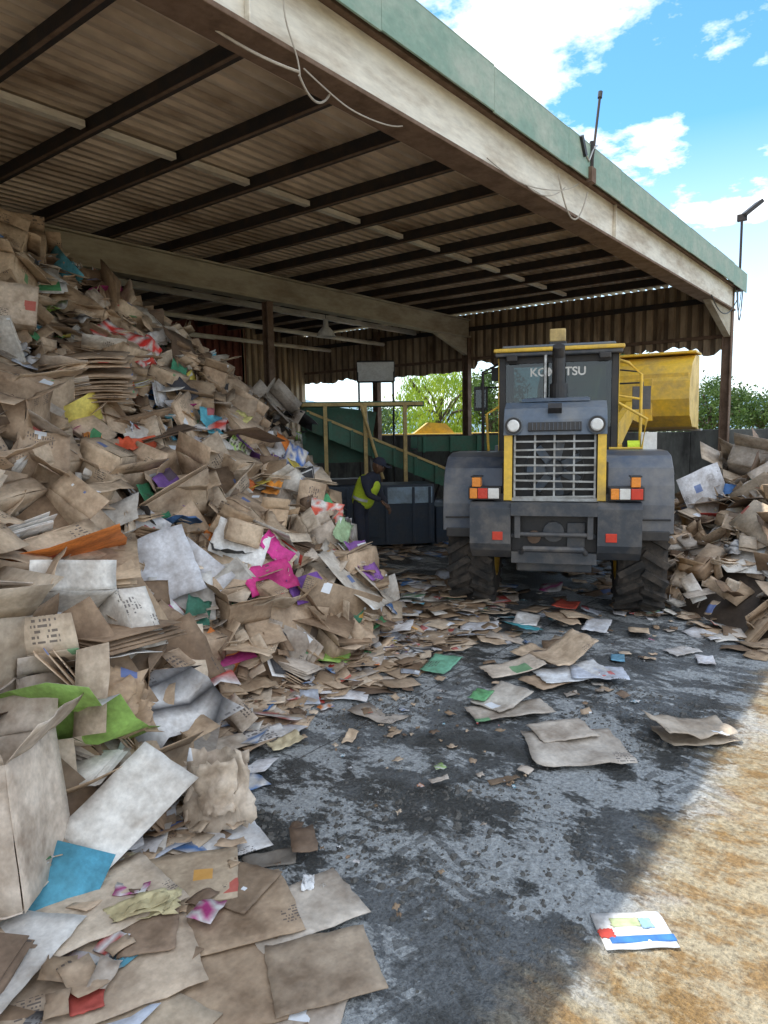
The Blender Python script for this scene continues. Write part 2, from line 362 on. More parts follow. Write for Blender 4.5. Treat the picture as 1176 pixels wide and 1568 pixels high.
def heap(h,region,n,board,scale):
    st=S()
    nx,ny=90,80; xs=np.linspace(region[0],region[1],nx); ys=np.linspace(region[2],region[3],ny)
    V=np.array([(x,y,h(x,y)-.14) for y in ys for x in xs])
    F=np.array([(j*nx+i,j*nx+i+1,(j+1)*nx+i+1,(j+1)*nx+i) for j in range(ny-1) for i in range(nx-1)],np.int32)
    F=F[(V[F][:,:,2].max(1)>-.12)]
    C=np.ones((len(V),4),np.float32); C[:,:3]=(.07,.05,.035)  # core coloured near black so gaps between pieces read as shadow
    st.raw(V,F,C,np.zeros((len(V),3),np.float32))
    k=0
    while k<n:
        x=rng.uniform(region[0],region[1]); y=rng.uniform(region[2],region[3])
        z=h(x,y)
        if z<=0.02: continue
        k+=1
        g=grad(h,x,y); g/=np.linalg.norm(g)
        q=rng.random()
        if q<.5: nrm=g+rng.normal(0,.33,3)
        elif q<.84: nrm=np.array([rng.normal(0,.28),rng.normal(-.1,.28),1])
        else: nrm=rng.normal(0,1,3)
        if nrm[2]<0: nrm=-nrm
        loc=board*(1.0+1.6*noise.noise(Vector((x*.7,y*.7,21))))
        col,ci=pcol(max(.15,loc))
        sz=float(np.clip(rng.lognormal(-1.66,.54),.06,.6))*scale(x,y)
        if z<.7 and x>5.8: sz=min(sz,.26)
        card=ci<NB
        if ci in (7,8): sz*=.8
        w=sz*rng.uniform(1,1.6); l=sz*rng.uniform(.55,1)
        c=(x,y,z+rng.uniform(-.10,.10))
        th=.005 if card else .001
        u=rng.random()
        if card and u<.16 and z>.15:
            st.carton(c,frame(nrm),w*.9,l*.95,l*rng.uniform(.4,.9),col,flap=rng.random()<.5,pr=float(rng.random()<.6),nx=4)
        elif card and u<.50:
            R=frame(nrm)
            for j in range(rng.integers(2,6)):
                st.sheet(np.array(c)+R[:,2]*.012*j+R[:,0]*rng.normal(0,.02),R,w*1.15,l*1.15,col*rng.uniform(.78,1.12),nx=4,ny=3,bend=rng.normal(0,.09),th=th,pr=float(rng.random()<.6),crump=.003,jit=.015,tear=.004)
        elif not card and u<.25:
            R=frame(nrm)
            for j in range(rng.integers(4,9)):
                st.sheet(np.array(c)+R[:,2]*.009*j+R[:,0]*rng.normal(0,.02)+R[:,1]*rng.normal(0,.015),R,.28,.2,(np.array((.72,.72,.72)) if j%3 else col)*rng.uniform(.85,1.05),nx=4,ny=3,bend=rng.normal(0,.06)+.1,th=.001,pr=1.,jit=.005,tear=.0)
        elif u<.68:
            st.sheet(c,frame(nrm),w,l,col,nx=7,ny=6,bend=rng.normal(0,.22),fold=rng.normal(0,.5),crump=(.008 if card else .022)*sz/.2,th=th,pr=float(rng.random()<.5),mott=None if ci<9 or rng.random()<.5 else (.7,.7,.7),waves=5,fmax=13)
        else:
            st.sheet(c,frame(nrm),w,l,col,nx=4,ny=4,bend=rng.normal(0,.2),fold=rng.normal(0,.45) if rng.random()<.6 else 0,crump=.005,th=th,pr=float(rng.random()<.4),mott=None if ci<9 or rng.random()<.5 else (.65,.65,.62))
    return st
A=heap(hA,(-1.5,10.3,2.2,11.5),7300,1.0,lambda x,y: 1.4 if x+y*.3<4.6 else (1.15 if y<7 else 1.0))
def onA(x,y,dz=0): return (x,y,hA(x,y)+dz)
TAN=(.58,.45,.32);TAN2=(.46,.34,.235);GREY=(.62,.61,.60);WHT=(.74,.74,.73)
A.carton(onA(2.1,4.12,.24),Rz(-8,48,14),.58,.46,.34,(.70,.67,.62),pr=1.,nx=7)
for (x,y,w,l,n,sp,c) in ((3.2,4.95,.75,.6,(-.45,-.75,.5),.4,(.62,.63,.67)),(3.5,4.9,.65,.55,(-.5,-.7,.5),.9,(.60,.60,.63)),(3.35,4.75,.5,.4,(-.3,-.9,.5),.1,(.58,.57,.55))):
    A.sheet(onA(x,y,.18),frame(n,sp),w,l,c,nx=9,ny=8,bend=.12,fold=.2,crump=.008,pr=0)
A.bag(onA(1.98,3.68,.16),Rz(-35,25,0),.62,.40,.30,(.52,.37,.24),1,pr=1.)
A.carton((1.18,3.22,.40),Rz(42,-8,6),.5,.5,.60,(.62,.53,.44),flap=True,pr=0.,nx=8)
A.sheet((1.76,3.02,.29),frame((-.35,-.5,.8),.9),.58,.34,(.68,.66,.62),nx=9,ny=7,bend=.06,crump=.003,tear=.003)
A.bag((2.24,2.9,.19),Rz(-38,58,-14),.36,.42,.24,(.66,.56,.45),4,pr=1.)
A.carton(onA(2.83,3.84,.06),Rz(-15,10,4),.42,.38,.10,(.58,.50,.41),pr=1.,nx=6)
for j in range(20):
    A.sheet(onA(3.7+rng.normal(0,.02),6.6+rng.normal(0,.02),.05+.022*j),Rz(-35+rng.normal(0,4),14,-6),.8,.5,np.array(TAN2)*rng.uniform(.75,1.15),nx=7,ny=4,bend=-.20,crump=.006,pr=1,th=.008)
for (x,y,dz,R,a,b_,c_,col,fl) in ((3.05,6.6,.2,Rz(15,15,-10),.7,.55,.45,TAN,True),(3.6,7.9,.25,Rz(35,10,20),.5,.4,.35,TAN,True),(4.34,6.13,.18,Rz(-20,22,10),.5,.42,.34,TAN,False),(4.6,5.36,.14,Rz(30,30,0),.48,.38,.24,TAN2,False),
    (3.9,8.5,.12,Rz(60,20,20),.4,.35,.3,TAN,True),(2.6,6.0,.15,Rz(-50,15,20),.6,.5,.35,TAN2,True),(3.3,7.2,.2,Rz(70,5,10),.5,.4,.4,(.6,.5,.4),False),(2.9,5.5,.15,Rz(20,25,0),.5,.4,.3,TAN,True),(5.1,8.2,.1,Rz(10,10,20),.4,.3,.3,TAN,False),
    (1.7,4.3,.15,Rz(-40,20,15),.5,.45,.34,TAN2,True),(5.9,7.4,.1,Rz(50,20,0),.38,.3,.25,TAN2,True),(4.0,5.6,.14,Rz(-30,20,0),.45,.35,.26,TAN,True),(5.7,4.9,.08,Rz(-60,10,0),.38,.3,.2,TAN,False),(3.8,4.55,.12,Rz(-10,10,0),.42,.34,.22,TAN2,True),(1.5,4.6,.2,Rz(30,20,0),.55,.5,.4,TAN,True),(4.6,7.3,.1,Rz(5,30,10),.4,.35,.3,TAN,False),
    (2.75,4.35,.12,Rz(25,35,10),.5,.4,.28,TAN2,True),(5.1,6.1,.14,Rz(10,25,5),.42,.34,.26,TAN,False),(4.9,5.2,.12,Rz(-25,30,5),.4,.32,.22,(.6,.52,.42),True),(2.3,5.1,.2,Rz(15,30,-10),.6,.45,.35,TAN,True),
    (3.4,5.8,.16,Rz(40,28,0),.46,.36,.28,TAN,False),(2.6,4.9,.16,Rz(-15,28,8),.5,.4,.26,TAN,False),(4.2,5.0,.12,Rz(60,20,10),.4,.32,.2,TAN,False),(3.2,4.45,.10,Rz(5,18,5),.44,.34,.2,TAN2,False),(4.9,7.0,.12,Rz(30,24,0),.38,.3,.24,TAN,False)):
    A.carton(onA(x,y,dz),R,a,b_,c_,col,flap=fl,pr=1.,nx=6)
for (x,y,w,l,c,f) in ((5.2,4.47,.8,.6,(.60,.56,.50),.3),(5.0,4.7,.5,.4,(.58,.50,.41),.4),(5.5,4.5,.6,.45,(.58,.52,.45),-.3),(4.7,4.5,.5,.4,TAN,.3),
    (3.1,4.6,.6,.4,TAN2,.5),(2.7,5.6,.7,.4,TAN2,.6),(2.3,4.7,.7,.5,TAN2,.5),(1.7,4.2,.7,.5,(.36,.26,.17),.7),(2.2,5.3,.8,.4,TAN,-.5),(1.2,3.9,.6,.5,TAN,.4),
    (3.0,5.5,.5,.3,TAN,.6),(4.1,4.9,.5,.35,WHT,.3),(3.9,4.4,.5,.3,TAN2,.3),(5.8,4.7,.45,.35,GREY,.3),(2.6,4.3,.6,.45,TAN2,.4),(3.2,4.35,.5,.4,(.30,.21,.14),.3),(4.4,5.0,.6,.4,TAN,.3),(5.2,5.4,.5,.4,TAN,.4),(2.9,6.3,.7,.5,TAN,.5),(2.5,3.75,.5,.35,(.36,.26,.18),.3),
    (2.55,4.0,.6,.5,(.30,.21,.14),1.0),(2.75,4.2,.5,.45,(.24,.16,.10),1.2),(3.6,4.35,.6,.4,TAN,.4),(4.3,4.4,.55,.4,TAN2,-.3),(3.8,5.2,.6,.45,TAN2,.5)):
    g=grad(hA,x,y); A.sheet(onA(x,y,.13),frame(g+rng.normal(0,.3,3)),w,l,c,nx=10,ny=8,bend=rng.normal(0,.15),fold=f,crump=.007,pr=1.,waves=5,fmax=12)
for (x,y,w,c) in ((4.2,4.63,.50,(.62,.04,.24)),(4.55,4.5,.44,(.2,.08,.38)),(3.95,5.6,.42,(.2,.1,.35)),(6.15,6.35,.60,(.8,.22,.03)),(6.3,5.45,.40,(.05,.42,.17)),(4.58,7.4,.58,(.72,.04,.03)),(4.75,7.2,.4,(.72,.04,.03)),
    (4.23,6.9,.50,(.75,.15,.04)),(5.25,6.24,.48,(.42,.7,.14)),(5.8,5.73,.48,(.7,.56,.1)),(5.85,5.95,.46,(.08,.18,.5)),(4.05,6.8,.42,(.06,.22,.5)),(3.1,7.3,.25,(.1,.35,.5)),(3.35,4.55,.35,(.05,.2,.14)),
    (4.9,4.35,.4,(.05,.2,.12)),(5.3,7.7,.3,(.7,.7,.72)),(4.7,6.2,.4,(.8,.75,.75)),(5.6,5.2,.40,(.75,.12,.07)),(3.5,6.2,.32,(.8,.3,.06)),(2.7,4.0,.34,(.45,.06,.2)),(5.6,6.6,.36,(.7,.65,.25)),
    (5.0,5.9,.36,(.75,.2,.05)),(4.9,6.7,.36,(.05,.05,.06)),(6.1,6.9,.36,(.3,.15,.5)),(5.2,7.2,.34,(.08,.35,.2)),(6.8,7.4,.3,(.05,.2,.5)),(5.5,4.6,.5,(.28,.12,.42)),(3.6,5.5,.36,(.05,.25,.12)),(4.4,5.7,.36,(.75,.5,.1)),(7.2,7.8,.3,(.7,.1,.05)),(5.5,4.9,.36,(.35,.5,.3)),
    (4.4,4.75,.34,(.65,.05,.3)),(4.0,6.2,.3,(.7,.12,.05)),(4.6,5.6,.3,(.08,.25,.5)),(5.3,5.7,.3,(.75,.3,.05)),(3.4,5.9,.3,(.1,.3,.5)),(5.8,5.3,.3,(.1,.45,.2)),(3.7,6.1,.3,(.75,.12,.05)),(2.9,4.75,.3,(.1,.3,.45)),(5.0,6.4,.34,(.1,.4,.5))):
    g=grad(hA,x,y)+np.array([-.3,-.4,0])
    A.sheet(onA(x,y,.17),frame(g+rng.normal(0,.15,3)),w,w*.6,c,nx=10,ny=8,bend=.2,fold=.3,crump=.014,th=.001,pr=1.,waves=6,fmax=16,mott=None if rng.random()<.75 else (.7,.68,.66))
def litter(st,x,y,smin,smax,z=0.0):
    col,ci=pcol(.9); sz=rng.uniform(smin,smax)
    st.sheet((x,y,z+rng.uniform(.006,.035)),frame((rng.normal(0,.10),rng.normal(0,.10),1)),sz*rng.uniform(1,1.7),sz,col*.9,nx=5,ny=4,bend=rng.normal(0,.12),fold=rng.normal(0,.15) if rng.random()<.4 else 0,crump=.006,th=.003 if ci<NB else .001,pr=float(rng.random()<.5),jit=.06,tear=.02,mott=None if ci<9 else (.6,.6,.6))
for k in range(1700):
    x=rng.uniform(.2,9.5); b=float(np.interp(x,bx,by)); y=b-abs(rng.normal(0,.30))+.1
    litter(A,x,y,.05,.26)
A.obj('cardboard_waste_pile')
Bp=heap(hB,(6.8,17.9,-5.,4.2),3000,.5,lambda x,y:1.5)
for k in range(500):
    t=rng.uniform(0,6.283); r=1+abs(rng.normal(0,.05)); litter(Bp,12.2+5.2*r*math.cos(t),-.6+4.4*r*math.sin(t),.06,.25)
Bp.obj('cardboard_waste_pile')
Lt=S()
for k in range(900):
    x=rng.uniform(5.8,17.5); y=rng.uniform(2.6,8.5)
    if noise.noise(Vector((x*.5,y*.5,1)))>.0-.25*(x>7.5): litter(Lt,x,y,.05,.28)
for k in range(330):
    litter(Lt,rng.uniform(5.8,7.8),rng.uniform(3.9,6.6),.08,.3,rng.uniform(0,.14))
for k in range(120):
    litter(Lt,rng.uniform(3.2,8.5),rng.uniform(1.6,4.0),.02,.08)
for k in range(80):
    litter(Lt,rng.uniform(1.2,4.2),rng.uniform(1.6,3.6),.008,.03)
def flat(x,y,w,l,rot,c,z=.012,fold=0,tx=0,ty=0,cr=.006,pr=1.,tear=.010,jit=.04):
    Lt.sheet((x,y,z),Rz(rot,tx,ty),w,l,c,nx=12,ny=10,fold=fold,crump=cr,th=.004,pr=pr,tear=tear,jit=jit,waves=5,fmax=12)
flat(4.17,1.70,.62,.52,-52,(.50,.45,.39),.03,cr=.010); flat(4.3,1.85,.4,.3,-40,(.54,.48,.41),.055)
flat(4.80,1.15,.56,.30,-42,(.46,.39,.31),.06,fold=.25,cr=.012); flat(4.83,1.12,.5,.3,-48,(.40,.33,.25),.02)
flat(4.46,2.33,.62,.26,-38,(.46,.41,.35),.03); flat(4.55,2.45,.4,.3,-10,(.56,.52,.46),.05,fold=.2); flat(4.5,2.6,.22,.14,10,(.14,.38,.17),.07)
for (x,y,w,l,r,c,z,f) in ((5.4,2.25,.6,.35,-40,(.66,.68,.70),.05,.1),(5.25,2.35,.5,.3,-20,TAN2,.03,0),(5.5,2.05,.45,.3,-60,(.58,.63,.73),.07,0),(5.6,2.4,.45,.4,-30,TAN,.12,.6),(5.2,2.7,.5,.3,-35,(.60,.52,.43),.06,.3),
    (5.75,2.75,.35,.3,0,TAN,.04,.2),(6.9,3.0,.5,.35,30,TAN2,.08,.4),(7.1,2.85,.4,.3,-50,TAN,.1,-.4),(6.7,3.3,.45,.25,20,WHT,.05,.2),(6.4,3.2,.35,.25,70,(.08,.38,.45),.05,.3),(6.64,1.69,.3,.2,-30,GREY,.02,0),(6.5,1.45,.25,.15,20,(.65,.65,.68),.02,0),(7.0,2.2,.3,.2,20,TAN,.03,.2),(6.1,2.1,.2,.12,20,(.15,.35,.5),.02,0),
    (5.0,3.3,.4,.25,10,(.2,.5,.35),.03,.1),(6.2,3.6,.4,.3,-60,(.65,.66,.7),.05,.2),(5.9,3.3,.35,.25,40,TAN,.04,.3),(7.3,3.1,.35,.25,10,(.5,.08,.05),.12,.2),(6.9,2.6,.4,.25,10,(.62,.64,.68),.05,.1)):
    flat(x,y,w,l,r,c,z,fold=f)
flat(2.73,.85,.30,.21,-50,(.74,.77,.80),.012,cr=.003,tear=.0,jit=.01,pr=0); flat(2.70,.80,.27,.035,-50,(.05,.2,.55),.017,cr=.001,pr=0,tear=0,jit=0); flat(2.64,.93,.06,.05,-50,(.7,.08,.06),.018,cr=0,pr=0,tear=.05)
flat(2.75,.89,.12,.05,-50,(.5,.6,.35),.018,cr=0,pr=0,tear=.03); flat(2.80,.82,.05,.06,-50,(.3,.5,.7),.018,cr=0,pr=0,tear=.04)
flat(3.52,1.88,.2,.05,-30,(.2,.14,.09),.02); flat(3.42,3.0,.15,.08,20,TAN,.02,fold=.3); flat(3.08,3.29,.22,.14,-20,(.68,.6,.4),.03,fold=.3); flat(2.16,2.44,.26,.12,-38,(.2,.18,.155),.012); flat(3.1,3.5,.3,.2,-20,GREY,.03)
Lt.bag((2.12,2.14,.03),Rz(40),.10,.06,.05,(.78,.8,.82),9)
for (x,y,w,l,r,c,z) in ((1.79,1.74,.42,.36,-35,(.38,.30,.22),.030),(1.60,1.75,.45,.36,-60,(.50,.43,.36),.016),(1.73,2.28,.62,.42,-30,(.38,.28,.19),.040),(1.98,2.05,.50,.34,-20,(.52,.46,.39),.024),(1.19,2.45,.85,.55,-25,(.50,.40,.30),.050),(1.45,2.10,.75,.5,-45,(.38,.28,.19),.022),
    (1.0,2.1,.7,.6,10,(.46,.37,.27),.032),(1.35,2.75,.75,.45,-10,(.54,.45,.35),.08),(1.75,2.62,.55,.38,-40,(.44,.35,.25),.06),(2.1,2.72,.4,.3,-20,(.6,.6,.6),.03),(.95,2.75,.6,.5,30,(.60,.58,.55),.10),(1.45,1.72,.45,.35,0,(.28,.20,.145),.010),(1.9,2.35,.3,.25,15,(.25,.18,.12),.055),(1.5,2.45,.35,.22,50,(.27,.19,.13),.07)):
    flat(x,y,w,l,r,c,z,cr=.003,tear=.006)
flat(1.13,2.30,.12,.12,-25,(.45,.08,.06),.065,pr=0,tear=.02,cr=.001)
Lt.bag((1.52,2.53,.09),Rz(-35),.28,.13,.06,(.60,.54,.32),6)
for k in range(45): litter(Lt,rng.uniform(1.0,2.5),rng.uniform(2.3,3.3),.03,.13,.05)
Lt.obj('scattered_paper_litter')
# ------------------------------------------------------------------ ground
def axis(lo,hi,step,far):
    a=list(np.arange(lo,hi,step)); s=step; x=lo; L=[]
    while x>-far: s*=1.45; x-=s; L.append(x)
    s=step; x=a[-1]; H=[]
    while x<far: s*=1.45; x+=s; H.append(x)
    return np.array(L[::-1]+a+H)
gx=axis(.5,7.5,.04,2500); gy=axis(-.2,4.6,.04,2500)
def gz(x,y):
    if not(.3<x<7.6 and -.4<y<4.8): return 0.
    k=min(1,(x-.3)*2,(7.6-x),(y+.4)*2,(4.8-y)*2)
    n=noise.noise(Vector((x*1.6,y*2.5,0)))*.006+noise.noise(Vector((x*7,y*9,4)))*.006+abs(noise.noise(Vector((x*16,y*16,7))))*.007
    mud=max(0,noise.noise(Vector((x*.9+4,y*.9,2))))*.03*abs(noise.noise(Vector((x*12,y*12,1))))*3
    return k*(n*.8+mud*.6)-.006
gv=[(x,y,gz(x,y)) for y in gy for x in gx]; w=len(gx)
gf=[(j*w+i,j*w+i+1,(j+1)*w+i+1,(j+1)*w+i) for j in range(len(gy)-1) for i in range(w-1)]
me=bpy.data.meshes.new('ground'); me.from_pydata(gv,[],gf); me.materials.append(M['ground']); me.polygons.foreach_set('use_smooth',[True]*len(gf))
sc.collection.objects.link(bpy.data.objects.new('ground',me))
M['mud']=mat('mud',(.11,.105,.095),.7,dirt=(.06,.055,.05),amt=.6,scale=20,bs=.5,bscale=80)
mb=B()
for k in range(6500):
    x=rng.uniform(1.2,5.5); y=rng.uniform(1.05,3.4)
    d=noise.noise(Vector((x*.9+4,y*.9,2)))+.30*math.exp(-((x-2.2)**2+(y-1.5)**2)/.35)
    if d<.10 and rng.random()<.94: continue
    r=float(np.clip(rng.lognormal(-5.0,.55),.003,.022)); vs=[]; an=rng.uniform(0,1)
    for i in range(6):
        t=i*1.047+an+rng.uniform(-.3,.3); q=rng.uniform(.6,1.4); vs.append((x+r*1.3*q*math.cos(t),y+r*q*math.sin(t),-0.003))
    for i in range(6):
        t=i*1.047+an; q=rng.uniform(.3,.9); vs.append((x+r*q*math.cos(t),y+r*q*math.sin(t),r*rng.uniform(.2,.7)))
    mb.add(vs,[(i,(i+1)%6,6+(i+1)%6,6+i) for i in range(6)]+[(6,7,8,9,10,11)],'mud')
mb.obj('mud_clods')
# ------------------------------------------------------------------ shed
shed=empty('industrial_shed')
X0,X1=-8.,18.0; YF,YR,YB=3.79,10.85,17.6
b=B(); b.box((X0,YF-.07,4.78),(X1,YF+.07,5.27),'cream'); b.box((X0,YF-.15,4.74),(X1+.002,YF+.17,4.778),'rust'); b.box((X0,YF-.13,5.272),(X1,YF+.13,5.31),'rust')
for x in (3.35,10.2): b.box((x,YF-.12,4.785),(x+.02,YF-.071,5.268),'cream')
b.prism([(15.9,4.737),(17.92,4.737),(17.92,4.15)],YF-.07,YF+.07,'beamgrey'); b.obj('front_beam',shed,.006)
b=B(); b.box((X0,YR-.06,4.85),(X1,YR+.06,5.29),'beamgrey'); b.box((X0,YR-.14,4.80),(X1,YR+.14,4.848),'beamgrey'); b.box((X0,YR-.14,5.292),(X1,YR+.14,5.325),'beamgrey')
b.prism([(16.2,4.797),(17.9,4.797),(17.9,4.3)],YR-.06,YR+.06,'beamgrey'); b.obj('rear_beam',shed,.006)
b=B()
for y in (13.9,16.2): b.cyl((8,y,4.88),(17.9,y,4.88),.06,'cream',seg=8)
b.box((-2,14.9,4.6),(12,15.0,4.7),'cream')
b.box((6,12.6,5.05),(17.9,12.7,5.17),'cream')
b.obj('inner_rails',shed)
b=B(); px_=[.9+1.15*k for k in range(-7,16)]
for x in px_:
    if x<X1: b.box((x-.03,YF-.22,5.36),(x+.03,YB,5.53),'darksteel'); b.box((x-.07,YF-.22,5.352),(x-.031,YB,5.362),'rust')
b.obj('purlins',shed)
b=B()
for i in range(len(px_)-1):
    x0,x1=px_[i]+.05,px_[i+1]-.09
    if x1<X1:
        b.box((x0,7.30,5.40),(x1,7.40,5.47),'cream')
        if i%2==0: b.box((x0,14.2,5.40),(x1,14.28,5.47),'cream')
b.obj('purlin_bridging',shed)
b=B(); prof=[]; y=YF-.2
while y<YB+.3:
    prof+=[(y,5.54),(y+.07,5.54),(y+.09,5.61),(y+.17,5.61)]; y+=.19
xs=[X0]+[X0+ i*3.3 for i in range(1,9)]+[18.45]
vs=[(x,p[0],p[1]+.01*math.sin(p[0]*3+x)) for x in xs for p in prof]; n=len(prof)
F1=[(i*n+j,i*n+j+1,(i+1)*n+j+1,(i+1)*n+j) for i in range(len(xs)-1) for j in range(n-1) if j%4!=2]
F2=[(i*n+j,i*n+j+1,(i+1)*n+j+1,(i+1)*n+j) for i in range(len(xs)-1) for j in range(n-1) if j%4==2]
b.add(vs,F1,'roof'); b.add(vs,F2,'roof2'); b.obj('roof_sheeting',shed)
b=B(); x=X0
while x<18.5:
    x2=min(x+1.8,18.55); dz=random.uniform(-.012,.012)
    b.box((x+.004,YF-.255,5.22+dz),(x2,YF-.235,5.63+dz),'green'); b.box((x+.004,YF-.255,5.632+dz),(x2,YF-.06,5.645+dz),'green'); x=x2
b.box((18.46,YF-.23,5.25),(18.56,YB,5.42),'green')
b.obj('green_fascia',shed,.003)
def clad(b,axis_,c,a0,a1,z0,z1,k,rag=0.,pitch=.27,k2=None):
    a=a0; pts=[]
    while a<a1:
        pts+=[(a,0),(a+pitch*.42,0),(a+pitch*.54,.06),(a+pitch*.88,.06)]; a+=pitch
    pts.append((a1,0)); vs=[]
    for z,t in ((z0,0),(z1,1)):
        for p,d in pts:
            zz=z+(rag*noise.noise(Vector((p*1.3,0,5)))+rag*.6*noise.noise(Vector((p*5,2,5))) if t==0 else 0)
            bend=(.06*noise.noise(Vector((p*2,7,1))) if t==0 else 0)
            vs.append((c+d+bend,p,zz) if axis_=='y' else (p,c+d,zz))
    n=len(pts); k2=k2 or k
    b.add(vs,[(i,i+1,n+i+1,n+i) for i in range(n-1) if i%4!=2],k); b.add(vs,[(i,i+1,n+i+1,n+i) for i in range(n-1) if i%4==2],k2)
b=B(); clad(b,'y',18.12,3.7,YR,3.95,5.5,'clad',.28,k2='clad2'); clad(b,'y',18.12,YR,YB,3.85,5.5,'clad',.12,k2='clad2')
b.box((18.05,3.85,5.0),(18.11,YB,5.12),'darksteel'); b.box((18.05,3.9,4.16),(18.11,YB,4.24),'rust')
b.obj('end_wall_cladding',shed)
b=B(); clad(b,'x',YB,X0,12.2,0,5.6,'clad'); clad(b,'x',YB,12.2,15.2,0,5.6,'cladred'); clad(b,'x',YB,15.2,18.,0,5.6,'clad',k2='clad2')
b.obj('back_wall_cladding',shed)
b=B()
def col(x,y,z1,k='rust',w=.2):
    b.box((x-w/2,y-w/2,0),(x+w/2,y-w/2+.022,z1),k); b.box((x-w/2,y+w/2-.022,0),(x+w/2,y+w/2,z1),k); b.box((x-.01,y-w/2+.022,0),(x+.01,y+w/2-.022,z1),k)
col(17.98,YF,4.735); col(17.98,YR,4.795); col(10.1,YR,4.795,'rust',.16); col(-5,YF,4.735); col(1,YR,4.795); col(17.9,14.2,5.3); col(10.1,YB-.15,5.3)
b.obj('columns',shed)
b=B(); y=-14.
while y<YB:
    y2=min(y+3.1,YB); b.box((18.25,y+.01,0),(18.5,y2,2.0+random.uniform(-.03,.02)),'concwall'); y=y2
b.obj('concrete_push_wall',None,.015)
def sag(p0,p1,s,n=14,wob=.0):
    p0=Vector(p0);p1=Vector(p1); out=[]
    for i in range(n+1):
        t=i/n; p=p0.lerp(p1,t); p.z-=s*4*t*(1-t); p.x+=wob*math.sin(t*9); out.append(p)
    return out
b=B(); yb=YF-.17
b.tube(sag((3.55,yb,5.25),(3.75,yb,4.60),.0,wob=.02),.006,'wire'); b.tube(sag((3.75,yb,4.60),(4.3,yb+.2,4.73),.12),.009,'wire')
b.tube(sag((2.6,YF+.3,5.1),(3.75,yb,4.62),.10),.010,'wire'); b.tube(sag((3.8,yb,4.66),(5.1,yb+.1,4.72),.1,wob=.03),.006,'wire')
b.tube(sag((6.4,yb,4.8),(8.7,yb,5.15),.18,wob=.04),.006,'wire'); b.tube(sag((8.1,yb,5.1),(8.95,yb-.02,5.1),.42),.010,'wire'); b.tube(sag((7.3,yb,4.76),(8.3,yb,5.0),.1),.007,'wire')
b.tube(sag((15.6,yb,4.76),(18.0,yb,5.0),.35),.012,'black'); b.tube(sag((18.0,yb,5.3),(18.55,yb,5.3),.75),.012,'black'); b.tube(sag((17.9,yb,5.2),(18.4,yb,5.3),.5),.01,'lblue')
b.obj('hanging_cables')
def lamp(name,base,top,head_dir,s):
    e=empty(name,base); b=B(); t=Vector(top)-Vector(base)
    b.cyl((0,0,0),t,.022*s,'darksteel',seg=8); b.box((-.09*s,-.05,-.12),(.09*s,.05,.04),'darksteel'); b.obj('pole',e)
    b=B(); R=Matrix.Rotation(head_dir,3,'Z')@Matrix.Rotation(rad(-38),3,'Y')
    c=t+R@Vector((.22*s,0,.02)); b.box(c-Vector((.2,.12,.035))*s,c+Vector((.2,.12,.035))*s,'black',R); b.box(t-Vector((.03,.08,.06))*s,t+Vector((.05,.08,.06))*s,'darksteel')
    b.obj('lamp_head',e,.01); return e
e=empty('roof_antenna_mast',(8.85,YF-.26,5.3)); b=B(); b.cyl((0,0,-.1),(.28,0,.98),.017,'darksteel',seg=8); b.cyl((.28,0,.98),(.30,0,1.06),.03,'black',seg=8); b.cyl((.04,0,.05),(.04,0,.38),.03,'darksteel',seg=8)
b.box((-.04,-.04,-.12),(.1,.03,.06),'rust'); b.box((-.28,-.03,.12),(-.22,.02,.36),'black',Matrix.Rotation(rad(-35),3,'Y')); b.tube([(-.22,0,.2),(-.05,0,.12),(.05,-.02,.3),(.16,-.02,.36)],.014,'chrome'); b.obj('mast',e)
lamp('flood_lamp',(18.0,YF-.2,5.3),(18.0,YF-.2,6.8),rad(-50),1.25)
e=empty('pendant_high_bay_lamp',(12.9,11.8,4.45)); b=B()
b.M=Matrix.Rotation(rad(90),4,'X'); b.lathe([(0,.24),(.10,.2),(.2,.12),(.25,.07),(.42,.06),(.44,.0)],(0,0,0),'white',20); b.M=Matrix.Identity(4)
b.cyl((0,0,.4),(0,0,1.0),.008,'black',seg=6); b.obj('shade',e,0,True)
# ------------------------------------------------------------------ conveyor and baler
cv=empty('sorting_conveyor',(11.03,8.62,0),math.atan2(-.788,.616)+rad(8))
b=B()
def incl(x0,z0,x1,z1,y0,y1,h,k):
    b.prism([(x0,z0),(x1,z1),(x1,z1+h),(x0,z0+h)],y0,y1,k)
incl(-1.5,2.15,1.8,.72,-.5,-.44,.34,'dgreen'); incl(-1.5,2.25,1.8,.82,.44,.5,.34,'dgreen'); incl(-1.5,2.2,1.8,.77,-.43,.43,.05,'black')
incl(-1.52,2.49,1.82,1.06,-.53,-.43,.05,'ochre')
for i in range(9):
    t=i/8; x=-1.5+3.3*t; z=2.14-1.43*t; b.box((x-.03,-.55,z),(x+.03,-.505,z+.36),'dgreen')
b.box((.9,.95,1.66),(4.5,1.02,1.98),'dgreen'); b.box((.9,1.8,1.66),(4.5,1.86,1.98),'dgreen'); b.box((.9,1.03,1.68),(4.5,1.79,1.72),'black')
for x in np.arange(1.0,4.5,.6): b.box((x,.89,1.64),(x+.05,.945,2.0),'dgreen'); b.box((x,.96,0),(x+.06,1.02,1.66),'darksteel')
b.cyl((1.1,.93,.2),(1.6,.93,1.6),.025,'darksteel'); b.cyl((2.2,.93,.2),(1.7,.93,1.6),.025,'darksteel')
b.prism([(-1.6,1.5),(-.3,1.5),(-.1,2.5),(-1.6,2.7)],.1,.16,'dgreen'); b.box((-1.65,-.5,2.58),(.75,-.44,2.68),'dgreen'); b.box((-1.65,.7,2.66),(.75,.76,2.74),'dgreen')
b.prism([(-1.62,1.9),(-1.56,1.9),(-1.56,2.6),(-1.62,2.6)],-.45,.8,'dgreen')
